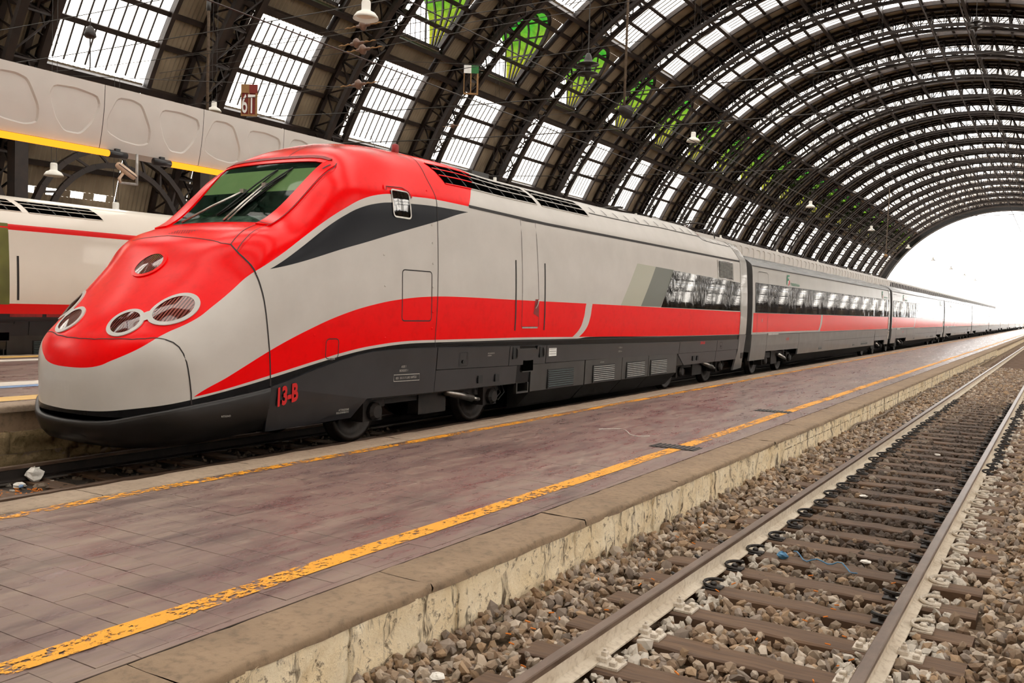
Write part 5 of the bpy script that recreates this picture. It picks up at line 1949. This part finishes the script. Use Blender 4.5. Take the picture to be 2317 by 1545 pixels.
tube_light(7.4, 10.54, 'amber fluorescent tube under the canopy, nearer one at the left edge')
tube_light(11.92, 15.06, 'amber fluorescent tube under the canopy, partly behind the red cab roof')
# security camera on an L bracket
cc = thing('security_camera', 'cream security camera on an L-shaped bracket under the canopy', 'camera', (XF, 11.09, 4.72))
MB().tube([(0, 0, 0), (0, 0, -.60)], .028, 8).build('bracket_post', 'slat', cc, True)
MB().tube([(0, .01, -.585), (0, -.36, -.60)], .026, 8).build('bracket_arm', 'slat', cc, True)
m_ = MB()
for s, w, h in ((0, .05, .055), (.05, .075, .08), (.42, .07, .075), (.46, .06, .065)):
    pass
secs = []
for s, w, h in ((-.02, .045, .04), (0, .065, .06), (.05, .075, .07), (.36, .072, .066), (.40, .06, .055)):
    q0 = np.array((0, -.42, -.26)); d = np.array((.10, .36, -.24)); d /= np.linalg.norm(d)
    r_ = np.cross(d, (0, 0, 1.)); r_ /= np.linalg.norm(r_); u_ = np.cross(r_, d)
    c_ = q0 + d * s
    secs.append([c_ + r_ * w * math.cos(a) + u_ * h * math.sin(a) for a in np.linspace(0, 2 * math.pi, 13)[:-1]])
m_.grid(np.array(secs), wrap=True)
m_.f.append(list(range(12))[::-1]); m_.mi.append(0)
m_.f.append([48 + k for k in range(12)]); m_.mi.append(0)
recalc(m_.build('housing', 'camcream', cc, True))
m_ = MB()
m_.tube([(0, -.36, -.60), (0, -.38, -.52), (.02, -.30, -.40)], .03, 8)
m_.build('swivel', 'camcream', cc, True)
q0 = np.array((0, -.42, -.26)); d = np.array((.10, .36, -.24)); d /= np.linalg.norm(d)
m_ = MB()
r_ = np.cross(d, (0, 0, 1.)); r_ /= np.linalg.norm(r_)
m_.tube([q0 + r_ * .078 + d * s for s in (0, .2, .4)], .007, 5)
m_.build('housing_seam', 'black', cc)

# ================================================================== PENDANT LAMPS
def lamp_meshes():
    shade = MB().lathe([(.045, .46), (.10, .45), (.115, .40), (.115, .22), (.14, .19), (.24, .14), (.30, .06), (.325, 0), (.305, .005), (.22, .11), (.10, .17), (0, .18)], 24)
    a = recalc_mesh(shade.mesh('shade', True)); a.materials.append(MT['lampwhite'])
    bulb = MB().lathe([(0, .05), (.10, .06), (.24, .075), (.26, .085)], 20)
    b = bulb.mesh('glass_cover', True); b.materials.append(MT['camcream'])
    cap = MB().box(-.16, .16, -.012, .012, .49, .505).lathe([(.03, .45), (.03, .56)], 8)
    c = cap.mesh('hanger', False); c.materials.append(MT['boxgrey'])
    rod = MB()
    for sx in (-.15, .15):
        rod.tube([(sx, 0, .50), (sx, 0, 9.0)], .008, 5)
    d = rod.mesh('suspension_wires'); d.materials.append(MT['wire'])
    return a, b, c, d
LMM = lamp_meshes()
def pendant(x, y, z, label, group, wires=9.0):
    T = thing('pendant_lamp', label, 'lamp', (x, y, z), group)
    place('shade', LMM[0], T); place('glass_cover', LMM[1], T); place('hanger', LMM[2], T)
    w = place('suspension_wires', LMM[3], T)
    w.scale = (1, 1, wires / 9.0)
    w.location = (0, 0, .5 - .5 * wires / 9.0)
    return T
nm = ['first', 'second', 'third', 'fourth', 'fifth', 'sixth', 'seventh', 'eighth', 'ninth']
XL = -15.2
for i in range(9):
    y = (1.14 + 1.535 * i) * -XL
    z = CAM_H + (.479 if i == 0 else (.5404 if i == 1 else (.5037 if i == 2 else .531))) * -XL - .2
    pendant(XL, y, z, nm[i] + ' white bell pendant lamp, counting along the row nearest the middle of the vault', 'lamps in the middle row', 23)
XL = -32.6
for i in range(8):
    y = (.834 + .712 * i) * -XL
    pendant(XL, y, CAM_H + (.2611 if i == 0 else .2555) * -XL - .25, nm[i] + ' white bell pendant lamp, counting along the row behind the canopy', 'lamps behind the canopy', 19)
pendant(-30, 18.2, CAM_H + .141 * 30 - .2, 'white bell pendant lamp seen under the canopy above the white locomotive', 'lamps under the side aisle', 6)
pendant(-30, 20.6, CAM_H + .108 * 30 - .3, 'white bell pendant lamp just above the roof of the white locomotive', 'lamps under the side aisle', 6)

# dark double-disc hangers, pole loudspeaker
def disc_hanger(x, y, z, label):
    T = thing('hanging_insulator', label, 'insulator', (x, y, z), 'dark double-disc hangers')
    MB().lathe([(.05, .75), (.10, .7), (.16, .5), (.18, .42), (.42, .34), (.44, .31), (.14, .28), (.14, .05), (.40, -.02), (.42, -.06), (.12, -.10), (.05, -.3)], 20).build('discs', 'clipdark', T, True)
    MB().tube([(0, 0, .7), (0, 0, 9)], .02, 6).build('rod', 'wire', T)
    MB().tube([(0, 0, -.3), (.05, 0, -.55), (-.05, 0, -.8)], .02, 6).build('hook', 'wire', T)
def ray_pos(px, py, x=None, y=None):
    """world point on the plane x= or y= seen at a place measured on the photograph"""
    a, b = px - 1158.5, py - 772.5
    u, w = _c * a + _s * b, -_s * a + _c * b
    d = _F * FPX + _R0 * u - _U0 * w
    t = (x / d.x) if x is not None else (y / d.y)
    return (d.x * t, d.y * t, CAM_H + d.z * t)
p = ray_pos(1330, 165, x=-16); disc_hanger(*p, 'dark double-disc hanger in front of a green dormer')
p = ray_pos(2208, 62, x=-6); disc_hanger(*p, 'dark double-disc hanger high under the crown at the right')
p = ray_pos(204, 75, x=-14)
T = thing('hanging_insulator', 'dark bell hanger with hooks on a wire at the far left', 'insulator', p, 'dark double-disc hangers')
MB().lathe([(.02, .12), (.06, .08), (.09, 0), (.10, -.05), (.07, -.08)], 16).build('bell', 'clipdark', T, True)
MB().tube([(0, 0, .12), (0, 0, .25)], .012, 6).build('shackle', 'wire', T)
MB().tube([(0, 0, -.08), (.01, 0, -.5), (0, 0, -.62)], .012, 6).build('hook_rod', 'wire', T)
p = ray_pos(1412, 250, x=-13)
T = thing('loudspeaker', 'grey horn loudspeaker at the end of a long hanging pole', 'loudspeaker', p)
MB().lathe([(.05, -.25), (.12, -.22), (.16, 0), (.22, .22), (.24, .24), (.10, .20)], 18, (0, 0, 0), 'y').build('horn', 'bogie', T, True)
MB().tube([(.0, 0, .1), (.02, .05, 14)], .045, 8).build('pole', 'cable', T, True)
for px, x0, z0, z1 in ((469, -30, 8.0, 24),):
    p = ray_pos(px, 250, x=x0)
    T = thing('hanging_pole', 'thin grey pole beside the lamp above the canopy', 'pole', (p[0], p[1], 0))
    MB().tube([(0, 0, p[2] - .1), (0, 0, z1)], .06, 8).build('pole', 'cable', T, True)
    MB().tube([(0, 0, p[2] + 4), (0, 0, p[2] + 4.4)], .09, 8).build('collar', 'boxgrey', T, True)
p = ray_pos(2004, 578, x=-18)
T = thing('hanging_pole', 'thin pole with a small round head far down the vault', 'pole', p)
MB().tube([(0, 0, 0), (.1, 0, 8)], .05, 6).build('pole', 'cable', T)
MB().lathe([(.0, -.25), (.2, -.15), (.22, 0), (.12, .15)], 12).build('head', 'signbrown', T, True)

# ================================================================== WIRES
def wire(pts, r, label, grp=None, name='overhead_wire', cat='wire'):
    return tag(MB().tube(pts, r, 5).build(name, 'wire'), label, cat, grp)
def sag(a, b, n=12, s=.25):
    a, b = np.array(a, float), np.array(b, float)
    return [a + (b - a) * k - np.array((0, 0, s * 4 * k * (1 - k))) for k in np.linspace(0, 1, n)]
wire([(XA, y, 7.0) for y in np.linspace(-5, 285, 30)], .012, 'upper carrier wire above the open track')
wire([(XA, y, 5.75) for y in np.linspace(-5, 285, 30)], .011, 'lower contact wire above the open track')
wire([(XB, y, 6.9) for y in np.linspace(-5, 285, 30)], .012, 'upper carrier wire above the red train')
wire([(XB, y, 5.7) for y in np.linspace(-5, 285, 30)], .011, 'lower contact wire above the red train')
def cross(y, z, n):
    return sag((-46, y, z + 1.2), (18, y, z + .8), 24, .9)
spans = [(17.5, 9.4, 'lower cross-span wire nearest the camera'), (17.5, 10.6, 'upper cross-span wire nearest the camera'), (24, 11.2, 'cross-span wire in front of the second rib'), (41, 10.8, 'lower cross-span wire before the fourth rib'), (41, 12.6, 'upper cross-span wire before the fourth rib'), (64, 12.0, 'cross-span wire half way along the train'), (98, 12.0, 'cross-span wire far down the vault'), (140, 12.0, 'farthest cross-span wire in the vault')]
for y, z, lb in spans:
    wire(cross(y, z, 0), .014 if y < 30 else .03, lb, 'cross-span wires')
def insul(px, py, x, label):
    p = ray_pos(px, py, x=x)
    T = thing('strain_insulator', label, 'insulator', p, 'strain insulators on the cross wires')
    m_ = MB()
    m_.lathe([(.02, -.28), (.05, -.22), (.06, -.10), (.13, -.06), (.15, 0), (.10, .05), (.05, .10), (.045, .22), (.02, .28)], 16, (0, 0, 0), 'x')
    m_.build('porcelain', 'porcelain', T, True)
    for s in (-1, 1):
        MB().tube([(s * .24, 0, 0), (s * .36, 0, .015), (s * .48, 0, -.01), (s * .6, 0, .012), (s * .72, 0, 0)], [.014, .026, .012, .024, .012], 6).build('strain_rod', 'signbrown', T, True)
        MB().tube([(s * .7, 0, .0), (s * 9, .0, .12)], .010, 5).build('stay_wire', 'wire', T)
insul(822, 58, -18, 'brown strain insulator, top one of the group by the big lamp')
insul(808, 98, -18, 'brown strain insulator, upper of the close pair')
insul(822, 112, -17.6, 'brown strain insulator, lower of the close pair')
insul(812, 191, -18, 'brown strain insulator hanging alone before a glazed strip')
insul(1025, 285, -30, 'small brown strain insulator before the next glazed strip')
# number sign on a wire
def hang_sign(px, py, x, label, left, right, text, w):
    p = ray_pos(px, py, x=x)
    T = thing('hanging_sign', label, 'sign', p)
    T.rotation_euler = (0, 0, R_(35))
    h = w * 1.9
    MB().box(-w / 2, 0, -.02, .02, h * .22, h * .5).build('left_field', left, T)
    MB().box(0, w / 2, -.02, .02, h * .22, h * .5).build('right_field', right, T)
    f = MB()
    f.box(-w / 2, -w / 2 + .05 * w, -.02, .02, -h * .5, h * .22).box(w / 2 - .12 * w, w / 2, -.02, .02, -h * .5, h * .22).box(-w / 2, w / 2, -.02, .02, -h * .53, -h * .47).box(-.05 * w, .02 * w, -.018, .018, -h * .5, h * .22)
    f.build('frame', 'signbrown', T)
    if text:
        MB().box(-w * .48, w * .44, .012, .018, -h * .5, h * .22).build('back_plate', 'signred', T)
        v, fc = text_mesh(text, h * .86, 'sign_text', .012 * w)
        v = v - v.min(0)
        v = v / v.max(0).clip(1e-6) * np.array((w * .82, h * .62, 0))
        MB().add(np.stack([v[:, 0] - w * .44, np.full(len(v), -.03), v[:, 1] - h * .44], 1), fc).build('number', 'white', T)
    MB().tube([(-6, 0, h * .52), (6, 0, h * .56)], .012, 5).build('support_wire', 'wire', T)
hang_sign(564, 226, -24, 'small track sign 6T hanging on a wire before a glazed strip', 'signbrown', 'signred', '6T', .55)
hang_sign(1066, 180, -26, 'small hanging sign with a white and green top by a rib', 'white', 'signgreen', '', .75)

# ================================================================== SMALL THINGS ON THE GROUND
# cable along the foot of the platform wall
ys = np.linspace(17, 60, 120)
tag(MB().tube([(-3.17 + .05 * math.sin(y * 1.3) + .02 * math.sin(y * 4.1), y, -.10 + .02 * math.sin(y * 2.2)) for y in ys], .022, 6).build('cable', 'cable', None, True), 'dusty cable snaking along the foot of the platform wall', 'cable')
# cigarette ends
bm_ = MB().lathe([(.0042, -.016), (.0042, .016)], 8, (0, 0, 0), 'x').mesh('cigarette_butt')
bm_.materials.append(MT['butt'])
spots = []
for _ in range(34):
    spots.append((-.60 + rng.normal(0, .10), 4.9 + rng.normal(0, .35), 0))
for _ in range(20):
    spots.append((rng.uniform(-2.2, -1.0), rng.uniform(4, 8), 0))
for _ in range(16):
    spots.append((rng.uniform(-3.1, -2.6), rng.uniform(4.5, 9), 0))
for x, y, _ in spots:
    o = place('cigarette_butt', bm_, None, (x, y, -.160 + rng.uniform(0, .012)), (rng.normal(0, .2), rng.normal(0, .2), rng.uniform(0, 6.28)))
    o.scale = (1.15, 1.15, 1.15)
    tag(o, 'orange cigarette end lying among the ballast of the open track', 'litter', 'cigarette ends by the open track')
for _ in range(30):
    x, y = -9.55 + rng.normal(0, .14), 5.45 + rng.normal(0, .16)
    o = place('cigarette_butt', bm_, None, (x, y, -.195 + rng.uniform(0, .01)), (rng.normal(0, .2), rng.normal(0, .2), rng.uniform(0, 6.28)))
    o.scale = (1.5, 1.5, 1.5)
    tag(o, 'orange cigarette end in the dirty trough at the bottom left', 'litter', 'cigarette ends in the trough')
def crumple(px_z, pos, s, mat, label, name, seed, flat=.6):
    r2 = np.random.default_rng(seed)
    me = MB()
    n, k = 6, 9
    G = []
    for i in range(n + 1):
        th = math.pi * i / n
        G.append([(s * math.sin(th) * math.cos(2 * math.pi * j / k) * r2.uniform(.6, 1.2), s * math.sin(th) * math.sin(2 * math.pi * j / k) * r2.uniform(.6, 1.2), s * flat * math.cos(th) * r2.uniform(.7, 1.2)) for j in range(k)])
    me.grid(np.array(G), wrap=True)
    o = me.build(name, mat, None, False, pos)
    return tag(o, label, 'litter')
crumple(0, (-9.96, 5.85, -.12), .11, 'paper', 'crumpled white paper against the far rail under the nose', 'paper_litter', 1, .8)
crumple(0, (-9.86, 5.62, -.19), .08, 'paper', 'small torn paper scrap beside the crumpled paper', 'paper_litter', 2, .4)
crumple(0, (-9.62, 5.72, -.20), .09, 'cable', 'grey lump of rubbish in the trough by the platform', 'rubbish_lump', 3, .6)
crumple(0, (-9.75, 5.57, -.18), .03, 'bluepaint', 'tiny blue scrap among the trough litter', 'plastic_scrap', 4, .6)
crumple(0, (-2.0, 7.95, -.15), .05, 'blue', 'crumpled blue plastic bottle top between the rails', 'plastic_scrap', 5, .7)
tag(MB().tube([(-1.95 + .28 * k, 8.15 - .1 * math.sin(k * 3) - .18 * k, -.15 + .02 * math.sin(k * 9)) for k in np.linspace(0, 2.2, 16)], .006, 5).build('plastic_string', 'blue'), 'pale blue plastic string lying between the rails', 'litter')
tag(MB().tube([(-5.6 + .35 * k, 11.6 + .25 * math.sin(k * 2.4), ZP + .006) for k in np.linspace(0, 2.4, 16)], .005, 5).build('string', 'paper'), 'white string lying on the platform', 'litter')
for i, (x, y) in enumerate(((-1.2, 12.2), (-1.9, 11.2), (-1.35, 8.2), (-.95, 7.3), (-2.95, 4.1), (-1.55, 15.4))):
    lb = ['white paper scrap between the rails beyond the oil stain', 'white paper scrap near the left rail on dark stones', 'folded white paper strip on a sleeper', 'little white wrapper close to the right rail', 'pale paper scrap by the platform wall at the bottom', 'white paper scrap far between the rails'][i]
    crumple(0, (x, y, -.150), .05 if i != 3 else .03, 'paper', lb, 'paper_scrap', 20 + i, .3)
